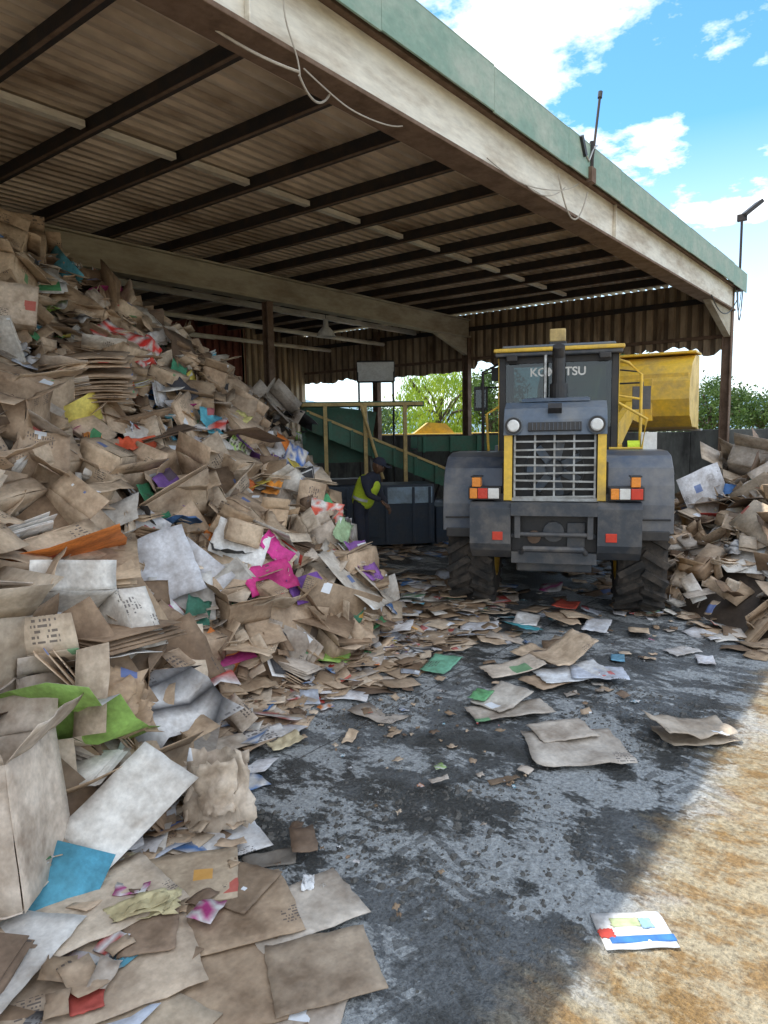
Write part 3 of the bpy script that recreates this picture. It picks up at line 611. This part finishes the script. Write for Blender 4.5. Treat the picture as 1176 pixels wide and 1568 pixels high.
b.obj('conveyor_frame',cv,.004)
b=B()
for x in (-1.18,-.42,.35): b.box((x-.035,-.64,0),(x+.035,-.57,2.6),'ochre')
b.box((-1.6,-.64,2.6),(.7,-.57,2.66),'ochre'); b.cyl((-.5,-.68,2.6),(-.1,-.68,1.2),.03,'ochre',seg=8); b.cyl((-.38,-.3,2.7),(-.25,-.3,1.2),.025,'pale',seg=8); b.cyl((-1.6,-.6,2.62),(-1.6,.7,2.62),.03,'ochre',seg=8)
b.cyl((.35,-.6,2.5),(.62,.3,2.7),.03,'ochre',seg=8)
b.obj('platform_posts',cv)
b=B(); b.box((-1.4,-1.5,0.05),(.72,-.7,1.14),'dblue'); b.box((-.15,-1.53,.80),(.68,-1.503,1.10),'lblue'); b.box((-1.3,-1.54,.2),(-.3,-1.505,.9),'dblue'); b.box((-1.4,-1.2,1.141),(-.6,-.8,1.25),'black')
for x in (-1.35,-.9,-.2,.3,.6): b.box((x,-1.56,.08),(x+.05,-1.542,1.1),'dblue')
b.box((.8,-1.3,0),(1.9,-.6,.70),'dblue'); b.box((1.0,-1.33,.3),(1.3,-1.303,.6),'white')
b.obj('baler_body',cv,.01)
e=empty('tilted_viewing_panel',(12.7,10.1,0),math.atan2(-.788,.616)); b=B()
R=Matrix.Rotation(rad(35),3,'X'); b.box((-.42,-.012,3.2),(.42,.012,3.75),'white',R)
for z0 in (-1,1): b.cyl((.42*z0,-.15,3.25),(.42*z0,.15,3.70),.02,'black',seg=6)
b.cyl((-.42,-.16,3.70),(.42,-.16,3.70),.02,'black',seg=6); b.cyl((-.42,-.16,3.24),(.42,-.16,3.24),.02,'black',seg=6); b.cyl((-.4,.16,3.7),(-.4,.16,0),.025,'darksteel',seg=6); b.cyl((.4,.16,3.7),(.4,.16,0),.025,'darksteel',seg=6)
b.obj('panel',e)
e=empty('yellow_machine',(11.6,13.4,0),rad(-45)); b=B(); b.box((-.6,-.5,.3),(.6,.5,2.4),'yellow'); b.box((-.5,-.53,1.5),(.2,-.503,2.1),'black'); b.box((-.7,-.6,0),(.7,.6,.3),'darksteel'); b.box((-.3,-.3,2.4),(.3,.3,2.8),'black'); b.obj('body',e,.04)
e=empty('yellow_skip_bin',(20.6,13.6,0),rad(-52)); b=B()
b.prism([(-1.2,.1),(1.2,.1),(1.9,1.9),(-1.9,1.9)],-.9,.9,'yellow'); b.box((-2.,-.98,1.9),(2.,-.85,2.02),'yellow'); b.box((-2.,.85,1.9),(2.,.98,2.02),'yellow'); b.prism([(-.9,2.02),(.5,2.02),(.2,2.35),(-.4,2.4)],-.7,.7,'yellow')
for x in (-1.2,-.4,.4,1.2): b.box((x-.04,-.97,.2),(x+.04,-.902,1.88),'yellow')
b.obj('bin',e,.02)
# ------------------------------------------------------------------ wheel loader
PHI=rad(23); ld=empty('wheel_loader',(7.72,3.44,0),PHI)
def wheel(name,x,y,Mx=None):
    b=B(Mx); r=.70; w=.25; s=1 if y>0 else -1
    b.lathe([(-w,.36),(-w*1.05,.5),(-w,.62),(-w*.8,.655),(w*.8,.655),(w,.62),(w*1.05,.5),(w,.36)],(x,y,r),'rubber',36)
    for i in range(20):
        for sd in (-1,1):
            t=2*math.pi*(i+(.5 if sd>0 else 0))/20
            R=Matrix.Rotation(-t,3,'Y')@Matrix.Rotation(sd*.55,3,'X')
            c=Vector((x+.67*math.cos(t),y+sd*w*.5,r+.67*math.sin(t)))
            b.box(c-Vector((.034,w*.58,.036)),c+Vector((.034,w*.58,.036)),'rubber',R)
    b.lathe([(-w*.7,.0),(-w*.7,.15),(-w*.5,.3),(-w*1.0,.37),(-w*1.0,.34)],(x,y,r),'yellow',24); b.lathe([(w*.7,.0),(w*.7,.15),(w*.5,.3),(w*1.0,.37),(w*1.0,.34)],(x,y,r),'yellow',24)
    b.lathe([(s*.1,0),(s*.26,.1),(s*.26,.0)],(x,y,r),'yellow',14)
    return b.obj(name,ld)
wheel('rear_wheel_left',-.05,.93); wheel('rear_wheel_right',-.05,-.93)
b=B()
arch=[(.98,1.15),(.92,1.5),(.72,1.74),(.35,1.84),(-.25,1.84),(-.55,1.80),(-.74,1.68),(-.84,1.5),(-.88,1.3),(-.88,1.0)]
for s in (-1,1):
    y0,y1=(.53,1.20) if s>0 else (-1.20,-.53)
    b.strip(arch,y0,y1,-.05,'fend')
    b.prism([(-.86,1.03),(-.86,1.3),(-.82,1.48),(-.72,1.65),(-.54,1.77),(-.25,1.81),(.35,1.81),(.7,1.71),(.7,1.45),(-.55,1.5),(-.62,1.03)],y1-.02 if s>0 else y0,y1 if s>0 else y0+.02,'fend')
    b.box((-.86,min(s*.53,s*.55),1.0),(.7,max(s*.53,s*.55),1.75),'black')
    b.box((-.90,y0+.04,.93),(-.875,y1-.04,1.03),'black')
    b.box((-.905,y0+.03,1.14),(-.885,y1-.03,1.16),'black')
b.obj('rear_fenders',ld,.035)
b=B()
b.box((-.8,-.4,.55),(1.35,.4,1.25),'lgrey2'); b.cyl((0,-.75,.7),(0,.75,.7),.15,'lgrey2',seg=12); b.box((-.25,-.3,.45),(.25,.3,.95),'black'); b.box((-.3,-.52,1.251),(1.5,.52,1.45),'black')
b.box((1.2,-.25,.5),(1.9,.25,1.4),'black'); b.obj('chassis',ld,.02)
b=B()
for s in (-1,1):
    y0,y1=(.44,.87) if s>0 else (-.87,-.44)
    b.prism([(-1.06,.82),(-1.12,.9),(-1.12,1.28),(-1.05,1.34),(-.62,1.34),(-.62,.72),(-.9,.72)],y0,y1,'lgrey2')
b.box((-1.13,-.439,1.20),(-.75,.439,1.335),'lgrey2'); b.box((-1.02,-.439,.68),(-.65,.439,.80),'lgrey2'); b.box((-.96,-.439,.801),(-.7,.439,1.199),'black')
b.box((-1.10,-.40,.96),(-1.04,-.34,1.2),'lgrey2'); b.box((-1.10,.34,.96),(-1.04,.40,1.2),'lgrey2')
b.tube([(-1.04,.33,.80),(-1.15,.3,.86),(-1.15,-.3,.86),(-1.04,-.33,.80)],.03,'lgrey2',8); b.tube([(-1.03,.42,.98),(-1.07,.38,1.0),(-1.07,-.38,1.0),(-1.03,-.42,.98)],.025,'lgrey2',8)
b.cyl((-1.0,.0,1.02),(-.94,0,1.02),.11,'lgrey2',seg=16); b.cyl((-1.01,.2,.96),(-.95,.2,.96),.07,'rust',seg=12); b.box((-1.0,-.32,.86),(-.962,-.14,1.12),'lgrey2')
b.box((-1.13,.52,.94),(-1.122,.63,1.03),'red'); b.box((-1.13,-.63,.94),(-1.122,-.52,1.03),'red')
b.obj('counterweight',ld,.025)
b=B()
for s in (-1,1):
    yc=s*.72; b.box((-1.06,yc-.17,1.36),(-.9,yc+.17,1.50),'black'); b.box((-1.08,yc-.155,1.375),(-1.061,yc-.04,1.485),'red' if s<0 else 'white'); b.box((-1.08,yc-.035,1.375),(-1.061,yc+.07,1.485),'white' if s<0 else 'red')
    b.box((-1.08,yc+s*.085-.045,1.50),(-.92,yc+s*.085+.045,1.60),'orange'); b.box((-1.07,yc+s*.085-.06,1.60),(-.90,yc+s*.085+.06,1.615),'black')
    b.box((-1.08,yc+.075,1.375),(-1.061,yc+.155,1.485),'orange')
    b.box((-1.0,min(s*.5,s*.62),1.34),(-.9,max(s*.5,s*.62),1.42),'black')
b.obj('tail_lights',ld,.006)
b=B()
for s in (-1,1):
    y0,y1=(.455,.50) if s>0 else (-.50,-.455)
    b.prism([(-.98,1.34),(.58,1.34),(.58,2.36),(-.80,2.30),(-.93,2.10)],y0,y1,'lgrey','lgrey')
    b.prism([(-1.01,1.35),(-.985,1.35),(-.945,2.05),(-.97,2.05)],y0-.02,y1+.02,'yellow')
b.obj('hood_sides',ld,.008)
b=B()
b.prism([(-.99,2.04),(-.95,2.20),(-.86,2.32),(-.68,2.39),(.55,2.44),(.55,2.30),(-.70,2.22),(-.80,2.04)],-.525,.525,'lgrey')
b.prism([(-.70,2.395),(.5,2.445),(.5,2.49),(-.60,2.43)],-.36,.36,'lgrey')
b.box((-1.005,-.27,2.08),(-.965,.27,2.17),'black',Matrix.Rotation(rad(12),3,'Y'))
for i in range(12): b.box((-1.012,-.25+i*.043,2.085),(-.972,-.245+i*.043,2.165),'lgrey',Matrix.Rotation(rad(12),3,'Y'))
b.box((-.955,-.07,2.28),(-.87,.07,2.35),'black',Matrix.Rotation(rad(40),3,'Y'))
b.obj('hood_cowling',ld,.045)
b=B()
for s in (-1,1):
    b.cyl((-.90,s*.42,2.14),(-1.02,s*.42,2.14),.095,'lgrey',seg=22); b.cyl((-1.02,s*.42,2.14),(-1.035,s*.42,2.14),.085,'black',seg=22); b.cyl((-1.03,s*.42,2.14),(-1.045,s*.42,2.14),.07,'lens',r1=.05,seg=22)
b.obj('work_lights',ld)
b=B()
b.box((-.80,-.45,1.36),(-.77,.45,2.06),'black')
b.M=Matrix.Translation((-.84,0,1.68))@Matrix.Rotation(rad(90),4,'Z'); b.lathe([(0,.30),(.02,.31),(.03,.30)],(0,0,0),'lgrey2',28); b.lathe([(-.03,.0),(-.03,.09),(.02,.1)],(0,0,0),'lgrey2',16); b.M=Matrix.Identity(4)
for i in range(7):
    a=i*2*math.pi/7; c=Vector((-.83,.19*math.cos(a),1.68+.19*math.sin(a))); b.box(c-Vector((.006,.1,.045)),c+Vector((.006,.1,.045)),'lgrey',Matrix.Rotation(a,3,'X')@Matrix.Rotation(.5,3,'Y'))
b.obj('radiator_fan',ld)
b=B()
for i in range(9):
    z=1.39+.083*i; x=-1.0+.07*(z-1.39)*.8; bow=.006*((i*7)%3-1)
    b.box((x,-.41,z-.009),(x+.03,.41,z+.009),'pale',Matrix.Rotation(bow*3,3,'X'))
for y in (-.41,-.2,.0,.2,.41): b.prism([(-.985,1.37),(-.96,1.37),(-.905,2.07),(-.93,2.07)],y-.010,y+.010,'pale')
b.box((-1.0,-.45,1.345),(-.95,.45,1.378),'pale')
b.obj('radiator_grille_guard',ld)
b=B(); b.cyl((-.05,-.02,2.4),(-.05,-.02,2.62),.10,'black',seg=18); b.cyl((-.05,-.02,2.62),(-.05,-.02,2.92),.075,'black',seg=18); b.cyl((-.05,-.02,2.92),(-.12,-.02,3.04),.075,'black',.07,seg=18)
b.cyl((.2,.14,2.4),(.2,.14,2.98),.02,'chrome',seg=10); b.obj('exhaust_stack',ld,0)
b=B(); cx0,cx1,cy=.55,1.95,.68
for x in (cx0,cx1-.08):
    for s in (-1,1): b.box((x,s*cy-.04,1.7),(x+.08,s*cy+.04,3.0),'black')
b.box((cx0+.02,-cy+.04,1.7),(cx0+.07,cy-.04,2.12),'black'); b.box((cx0+.6,cy-.04,1.7),(cx0+.66,cy+.03,3.0),'black'); b.box((cx0+.6,-cy-.03,1.7),(cx0+.66,-cy+.04,3.0),'black')
b.box((cx0+.01,-cy+.04,2.92),(cx0+.07,cy-.04,3.0),'black'); b.box((cx0,-cy,1.62),(cx1,cy,1.7),'black')
b.box((cx0+.7,-.26,1.7),(cx0+.95,.26,2.1),'black'); b.box((cx0+.5,-.24,2.1),(cx0+.62,.24,2.62),'black'); b.box((cx0+.5,-.13,2.62),(cx0+.58,.13,2.8),'black'); b.tube([(cx0+1.0,-.12,2.3),(cx0+1.03,0,2.42),(cx0+1.0,.12,2.3),(cx0+.97,0,2.2),(cx0+1.0,-.12,2.3)],.015,'black')
b.obj('cab_frame',ld,.012)
b=B(); b.box((cx0+.03,-cy+.04,2.121),(cx0+.038,cy-.04,2.919),'glass'); b.box((cx1-.04,-cy+.04,1.71),(cx1-.032,cy-.04,3.0),'glass')
for s in (-1,1): b.box((cx0+.08,s*cy-.004,2.0),(cx1-.08,s*cy+.004,3.0),'glass')
b.obj('cab_glass',ld)
b=B(); b.box((cx0-.12,-cy-.08,3.0),(cx1+.1,cy+.08,3.05),'lgrey2'); b.box((cx0-.14,-cy-.1,3.051),(cx1+.12,cy+.1,3.10),'yellow'); b.box((cx0-.05,-cy,3.101),(cx1,cy,3.14),'lgrey')
for y in (-.55,.55): b.box((cx0-.2,y-.07,2.93),(cx0-.13,y+.07,3.0),'black')
b.box((cx0+.2,-.1,3.141),(cx0+.45,.12,3.20),'black'); b.box((cx0+.22,-.09,3.2),(cx0+.43,.11,3.36),'ochre')
b.obj('cab_roof',ld,.015)
b=B(); b.box((.6,-.78,1.28),(1.95,-.55,1.9),'yellow'); b.box((.6,.55,1.28),(1.95,.78,1.9),'lgrey'); b.box((.5,-.548,1.34),(1.95,.548,1.62),'lgrey'); b.box((.95,-1.15,1.2),(1.95,-.79,1.3),'black'); b.box((.95,.79,1.2),(1.95,1.15,1.3),'black')
b.box((cx0-.01,-cy-.05,1.7),(cx0+.06,-cy-.041,3.0),'yellow'); b.box((cx0-.01,cy+.041,1.7),(cx0+.06,cy+.05,3.0),'yellow')
for i,z in enumerate((.5,.8,1.1)): b.box((1.1,.85,z),(1.5,1.2,z+.04),'black'); b.box((1.1,-1.2,z),(1.5,-.85,z+.04),'black')
b.obj('cab_lower_body',ld,.015)
b=B()
b.tube([(.75,-1.0,1.8),(.75,-1.0,2.75),(.8,-.85,2.9),(.85,-.72,2.95)],.02,'yellow',8); b.tube([(.75,-1.0,2.45),(.75,-.72,2.5)],.016,'yellow'); b.tube([(.5,-.62,1.85),(.5,-1.0,1.85),(.5,-1.05,2.2),(.5,-.72,2.4)],.018,'yellow',8)
b.tube([(.75,.95,1.8),(.75,.95,2.85),(.85,.72,2.97)],.02,'black',8); b.tube([(.55,.85,1.75),(.55,.88,2.3),(.6,.72,2.4)],.018,'yellow',8)
b.tube([(1.7,-.7,2.7),(1.6,-1.1,2.7),(1.55,-1.12,2.5)],.014,'black'); b.tube([(1.7,.7,2.7),(1.55,1.0,2.7),(1.5,1.02,2.5)],.014,'black')
b.box((1.0,-1.14,2.33),(1.05,-.92,2.62),'lgrey2'); b.box((1.0,.92,2.36),(1.05,1.1,2.68),'black'); b.box((.995,.94,2.40),(.999,1.08,2.64),'glass'); b.box((.95,.70,2.75),(1.05,.86,2.92),'black')
b.tube([(.98,-1.03,2.62),(1.0,-1.0,2.8),(1.1,-.7,2.85)],.012,'black'); b.tube([(.98,1.0,2.68),(1.0,.98,2.85),(1.1,.7,2.9)],.012,'black')
b.obj('handrails_and_mirrors',ld,.006)
tx=bpy.data.curves.new('window_lettering','FONT'); tx.body='KOMATSU'; tx.size=.145; tx.align_x='CENTER'; tx.extrude=.001; tx.offset=.003; tx.materials.append(M['white'])
to=bpy.data.objects.new('window_lettering',tx); sc.collection.objects.link(to); to.parent=ld
to.matrix_local=Matrix(((0,0,-1,cx0+.025),(-1,0,0,0),(0,1,0,2.76),(0,0,0,1)))
J=Matrix.Translation((1.5,0,0))@Matrix.Rotation(rad(-17),4,'Z')@Matrix.Translation((-1.5,0,0))
wheel('front_wheel_left',2.85,.93,J); wheel('front_wheel_right',2.85,-.93,J)
b=B(J); b.box((1.8,-.42,.5),(3.2,.42,1.35),'yellow'); b.cyl((2.85,-.75,.7),(2.85,.75,.7),.15,'lgrey2'); b.prism([(1.9,1.35),(2.7,1.35),(2.4,2.05),(2.0,2.05)],-.42,-.3,'yellow'); b.prism([(1.9,1.35),(2.7,1.35),(2.4,2.05),(2.0,2.05)],.3,.42,'yellow')
for s in (-1,1):
    b.strip([(3.5,1.35),(3.3,1.5),(2.85,1.56),(2.4,1.5),(2.15,1.3)],min(s*.65,s*1.2),max(s*.65,s*1.2),.04,'lgrey')
    b.prism([(2.0,1.8),(2.2,2.1),(3.3,2.5),(4.35,2.35),(4.35,2.12),(3.3,2.22),(2.3,1.7)],min(s*.5,s*.6),max(s*.5,s*.6),'yellow')
    b.cyl((2.3,s*.45,1.1),(3.4,s*.45,2.3),.055,'chrome'); b.cyl((2.3,s*.45,1.1),(2.85,s*.45,1.7),.09,'yellow')
b.prism([(2.7,2.3),(2.9,2.3),(3.5,3.05),(3.3,3.05)],-.08,.08,'yellow'); b.cyl((3.4,0,2.95),(4.3,0,2.75),.06,'chrome')
b.obj('front_frame_and_boom',ld,.012)
b=B(J)
prof=[(5.2,3.3),(4.75,3.28),(4.42,3.12),(4.24,2.85),(4.2,2.55),(4.32,2.28),(4.6,2.1),(5.5,2.05)]
b.strip(prof,-1.25,1.25,-.03,'yellow')
side=prof[:-1]+[(5.3,2.08)]
b.prism(side,-1.27,-1.24,'yellow'); b.prism(side,1.24,1.27,'yellow')
b.box((4.28,-1.24,2.9),(4.34,1.24,2.98),'yellow'); b.box((4.22,-.7,2.2),(4.34,-.45,2.9),'yellow'); b.box((4.22,.45,2.2),(4.34,.7,2.9),'yellow'); b.box((5.4,-1.3,2.02),(5.62,1.3,2.06),'chrome'); b.box((4.6,-1.3,3.31),(5.2,1.3,3.35),'yellow')
b.obj('bucket',ld,.01)
b=B(); b.prism([(.55,1.55),(.72,1.55),(.7,1.95),(.6,2.05)],-1.18,-1.0,'white'); b.prism([(.5,1.6),(.6,1.6),(.62,1.95),(.52,1.9)],-.98,-.84,'hivis'); b.obj('hanging_rags',ld,.02)
# ------------------------------------------------------------------ worker
wk=empty('worker',(8.20,6.88,0),rad(-75)); wk.scale=(1.06,1.06,1.06)
def skin(name,pts,edges,rad_,k,parent,root=0,sub=2):
    me=bpy.data.meshes.new(name); me.from_pydata(pts,edges,[]); o=bpy.data.objects.new(name,me); sc.collection.objects.link(o)
    md=o.modifiers.new('s','SKIN'); md.use_smooth_shade=True
    for i,r in enumerate(rad_): me.skin_vertices[0].data[i].radius=(r,r) if not isinstance(r,tuple) else r
    me.skin_vertices[0].data[root].use_root=True
    o.modifiers.new('u','SUBSURF').levels=sub; o.modifiers['u'].render_levels=sub
    me.materials.append(M[k]); o.parent=parent; return o
P=[(0,0,.88),(.05,0,1.05),(.14,0,1.22),(.22,0,1.36),(.26,0,1.41),
   (.0,.09,.84),(.03,.11,.47),(-.03,.12,.09),(.12,.13,.05),
   (.0,-.09,.84),(.07,-.11,.47),(.02,-.12,.09),(.17,-.13,.05),
   (.19,.18,1.33),(.20,.24,1.10),(.34,.22,.92),
   (.19,-.18,1.33),(.24,-.24,1.10),(.42,-.2,1.02)]
E=[(0,1),(1,2),(2,3),(3,4),(0,5),(5,6),(6,7),(7,8),(0,9),(9,10),(10,11),(11,12),(3,13),(13,14),(14,15),(3,16),(16,17),(17,18)]
Rr=[(.13,.15),(.12,.14),(.13,.16),(.11,.13),.055,.095,.065,.045,.045,.095,.065,.045,.045,.07,.052,.038,.07,.052,.038]
skin('body',P,E,Rr,'cloth',wk)
skin('vest',[(.01,0,.86),(.06,0,1.06),(.14,0,1.22),(.205,0,1.345)],[(0,1),(1,2),(2,3)],[(.16,.19),(.15,.18),(.16,.205),(.125,.175)],'hivis',wk)
b=B(); b.M=Matrix.Translation((.055,0,1.03))@Matrix.Rotation(rad(18),4,'Y')@Matrix.Rotation(rad(90),4,'X')@Matrix.Scale(1.25,4,(0,0,1)); b.lathe([(-.02,.147),(.02,.147)],(0,0,0),'reflect',20); b.M=Matrix.Identity(4); b.obj('reflective_band',wk,0,True)
hb=B(); seg=20; rg=14; vs=[]
for j in range(rg+1):
    ph=math.pi*j/rg
    for i in range(seg):
        t=2*math.pi*i/seg; x=math.cos(t)*math.sin(ph);y=math.sin(t)*math.sin(ph);z=math.cos(ph)
        X=.098*x;Y=.076*y;Z=.118*z
        if z<-.2: X*=1+.1*z; Y*=1+.35*(z+.2)
        if x>.8 and -.25<z<.1: X+=.022*(1-abs(z+.1)*4 if abs(z+.1)<.25 else 0)*(1 if abs(y)<.3 else 0)
        if x>.75 and .05<z<.3 and .2<abs(y)<.6: X-=.008
        if x>.8 and -.6<z<-.42: X+=.006
        vs.append((X,Y,Z))
hb.M=Matrix.Translation((.31,0,1.50))@Matrix.Rotation(rad(22),4,'Y')
hb.add(vs,[(j*seg+i,j*seg+(i+1)%seg,(j+1)*seg+(i+1)%seg,(j+1)*seg+i) for j in range(rg) for i in range(seg)],'skin')
for s in (-1,1):
    hb.box((-.015,s*.078-.008,-.03),(.02,s*.078+.008,.03),'skin'); hb.cyl((.082,s*.03,.015),(.092,s*.03,.015),.011,'white',seg=8); hb.cyl((.09,s*.03,.015),(.094,s*.03,.015),.006,'black',seg=8)
hb.box((.085,-.025,-.062),(.094,.025,-.054),'rust')
hb.obj('head',wk,0,True)
hb=B(Matrix.Translation((.31,0,1.50))@Matrix.Rotation(rad(22),4,'Y')); vs=[]
for j in range(6):
    ph=(math.pi*.5)*j/5
    for i in range(seg):
        t=2*math.pi*i/seg; vs.append((.106*math.cos(t)*math.sin(ph),.086*math.sin(t)*math.sin(ph),.03+.10*math.cos(ph)))
hb.add(vs,[(j*seg+i,j*seg+(i+1)%seg,(j+1)*seg+(i+1)%seg,(j+1)*seg+i) for j in range(5) for i in range(seg)],'cloth'); hb.box((.08,-.06,.03),(.18,.06,.042),'cloth'); hb.obj('cap',wk,0,True)
for nm,w0,d in (('hand_left',Vector((.34,.22,.92)),Vector((.45,-.1,-.85)).normalized()),('hand_right',Vector((.42,-.2,1.02)),Vector((.75,.05,-.6)).normalized())):
    sd=Vector((0,1,0)); up=d.cross(sd).normalized(); pts=[w0,w0+d*.05,w0+d*.09]; ed=[(0,1),(1,2)]; rr=[.026,(.036,.018),(.036,.016)]
    for q,(off,ln) in enumerate(((-.033,.065),(-.011,.078),(.011,.073),(.033,.058))):
        n0=len(pts); p=w0+d*.085+sd*off; pts+=[p,p+d*ln*.5-up*.006,p+d*ln*.85-up*.03]; ed+=[(2,n0),(n0,n0+1),(n0+1,n0+2)]; rr+=[.0095,.009,.0075]
    n0=len(pts); p=w0+d*.035-sd*.03; pts+=[p,p+d*.035-sd*.03,p+d*.065-sd*.03]; ed+=[(1,n0),(n0,n0+1),(n0+1,n0+2)]; rr+=[.012,.0105,.009]
    skin(nm,pts,ed,rr,'skin',wk,0,1)
b=B(); b.box((-.12,.075,0),(.18,.175,.09),'black'); b.box((-.07,-.175,0),(.23,-.075,.09),'black'); b.obj('boots',wk,.03)
# ------------------------------------------------------------------ trees and hills
def tree(name,loc,h,r,leaf,n=5000,willow=False,ls=.16):
    e=empty(name,loc); b=B(); rnd=random.Random(int(loc[0]*7+loc[1]))
    b.tube([(0,0,0),(.1,.05,h*.2),(.0,.1,h*.45),(.1,0,h*.7)],.02*h+.05,'bark',8); cl=[]
    for i in range(12):
        a=rnd.uniform(0,6.28); z=h*rnd.uniform(.25,.6); rr=r*rnd.uniform(.4,.9); p=Vector((rr*math.cos(a),rr*math.sin(a),z+h*rnd.uniform(.1,.3)))
        b.tube([(0,0.05,z*.8),(p.x*.5,p.y*.5,z+.1*h),p],.012*h,'bark',5); cl.append(p)
    b.obj('trunk_and_limbs',e)
    for i in range(26):
        a=rnd.uniform(0,6.28); q=rnd.random()**.5; z=rnd.uniform(-.9,1); k=math.sqrt(max(0,1-z*z*.8)); cl.append(Vector((r*q*k*math.cos(a),r*q*k*math.sin(a),h*.62+z*h*.33)))
    b=B()
    for i in range(n):
        c=rnd.choice(cl); cr=r*.32
        p=c+Vector((rnd.gauss(0,1),rnd.gauss(0,1),rnd.gauss(0,.8)))*cr*.5
        if willow: p=c+Vector((rnd.gauss(0,1),rnd.gauss(0,1),0))*cr*.38; p.z=c.z+.3-abs(rnd.gauss(0,.8))*h*.2
        if p.z<.2: continue
        s=ls*rnd.uniform(.6,1.4); u=Vector((rnd.gauss(0,1),rnd.gauss(0,1),rnd.gauss(0,1))).normalized()
        if willow: u=Vector((rnd.gauss(0,.4),rnd.gauss(0,.4),-1)).normalized()
        v=u.cross(Vector((rnd.gauss(0,1),rnd.gauss(0,1),.3))).normalized()
        L_=s*(1.6 if willow else 1.2); W=s*(.4 if willow else .6)
        b.add([p-u*L_*.5,p+v*W*.5,p+u*L_*.5,p-v*W*.5],[(0,1,2,3)],leaf)
    b.obj('foliage',e)
tree('willow_tree',(33.5,22.,0),5.8,3.2,'willow',9000,True,.16)
tree('broadleaf_tree',(33.3,18.3,0),5.4,1.9,'leaf',4000)
tree('broadleaf_tree',(45.3,15.1,0),7.4,3.4,'leaf',6000,ls=.2)
tree('broadleaf_tree',(54.2,12.3,0),5.2,2.9,'leaf',6000,ls=.2)
tree('broadleaf_tree',(58.,9.6,0),4.6,2.4,'leaf',4000,ls=.2)
tree('broadleaf_tree',(60.,18.,0),5.,4,'leaf',5000,ls=.25)
tree('broadleaf_tree',(60.,48.,0),5.,4,'leaf',4000,ls=.25)
hv=[];n=140
for i in range(n):
    a=rad(-30+i*1.0); x=700*math.cos(a);y=700*math.sin(a); hh=30+22*noise.noise(Vector((i*.07,0,0)))+7*noise.noise(Vector((i*.3,3,0)))
    hv+=[(x*.9,y*.9,-1),(x,y,max(8,hh)),(x*1.15,y*1.15,-1)]
me=bpy.data.meshes.new('distant_hills'); me.from_pydata(hv,[],[(3*i+k,3*i+3+k,3*i+4+k,3*i+1+k) for i in range(n-1) for k in (0,1)]); me.materials.append(M['hill']); sc.collection.objects.link(bpy.data.objects.new('distant_hills',me))
# ------------------------------------------------------------------ light and sky
sd=Vector((-.15,.46,1)).normalized(); el=math.asin(sd.z); az=math.atan2(sd.x,sd.y)
wld=bpy.data.worlds.new('World'); sc.world=wld; wld.use_nodes=True; N=wld.node_tree.nodes; L=wld.node_tree.links
bg=N['Background']; sky=N.new('ShaderNodeTexSky'); sky.sky_type='NISHITA'; sky.sun_disc=False; sky.sun_elevation=el; sky.sun_rotation=az; sky.air_density=1.0; sky.dust_density=.4; sky.ozone_density=1.5
tc=N.new('ShaderNodeTexCoord'); s=N.new('ShaderNodeSeparateXYZ'); L.new(tc.outputs['Generated'],s.inputs[0])
dz=math_(N,L,'ADD',math_(N,L,'MAXIMUM',s.outputs[2],.0),.12)
cb=N.new('ShaderNodeCombineXYZ'); L.new(math_(N,L,'DIVIDE',s.outputs[0],dz),cb.inputs[0]); L.new(math_(N,L,'DIVIDE',s.outputs[1],dz),cb.inputs[1]); cb.inputs[2].default_value=3.3
cn=noi(N,L,cb.outputs[0],1.7,7,.62)
back_fill=math_(N,L,'MULTIPLY',math_(N,L,'ADD',math_(N,L,'MULTIPLY',s.outputs[0],.788),math_(N,L,'MULTIPLY',s.outputs[1],.616)),-.10)  # unseen cloud cover added behind the camera to brighten the shade
cn=math_(N,L,'ADD',cn,math_(N,L,'MAXIMUM',back_fill,-.006))
cr=ramp(N,.485,.56); L.new(cn,cr.inputs[0])
hz=N.new('ShaderNodeMapRange'); hz.inputs[1].default_value=.36; hz.inputs[2].default_value=.0; L.new(s.outputs[2],hz.inputs[0])
f=math_(N,L,'MAXIMUM',cr.outputs[0],math_(N,L,'MULTIPLY',hz.outputs[0],.9))
blue=mixc(N,L,1.,sky.outputs[0],(1.05,1.85,2.15),'MULTIPLY')
c=mixc(N,L,math_(N,L,'MULTIPLY',f,.95),blue,(11.8,12.1,12.4))
L.new(c,bg.inputs[0]); bg.inputs[1].default_value=.15
sun=bpy.data.lights.new('sun','SUN'); sun.energy=5.0; sun.angle=rad(.5); sun.color=(1,.95,.86); so=bpy.data.objects.new('sun',sun); sc.collection.objects.link(so); so.rotation_euler=sd.to_track_quat('Z','Y').to_euler()
# ------------------------------------------------------------------ camera
th=rad(6.6); F=Vector((.788*math.cos(th),.616*math.cos(th),-math.sin(th))).normalized(); R0=Vector((.616,-.788,0)).normalized(); U=R0.cross(F)
ro=rad(1.0); R1=R0*math.cos(ro)-U*math.sin(ro); U1=R1.cross(F)
cam=bpy.data.cameras.new('camera'); co=bpy.data.objects.new('camera',cam); sc.collection.objects.link(co)
co.matrix_world=Matrix(((R1.x,U1.x,-F.x,0),(R1.y,U1.y,-F.y,0),(R1.z,U1.z,-F.z,2.1),(0,0,0,1)))
cam.sensor_fit='VERTICAL'; cam.sensor_height=36; cam.lens=24.34; cam.clip_start=.05; cam.clip_end=6000
sc.camera=co
sc.view_settings.view_transform='Standard'; sc.view_settings.look='None'; sc.view_settings.exposure=0
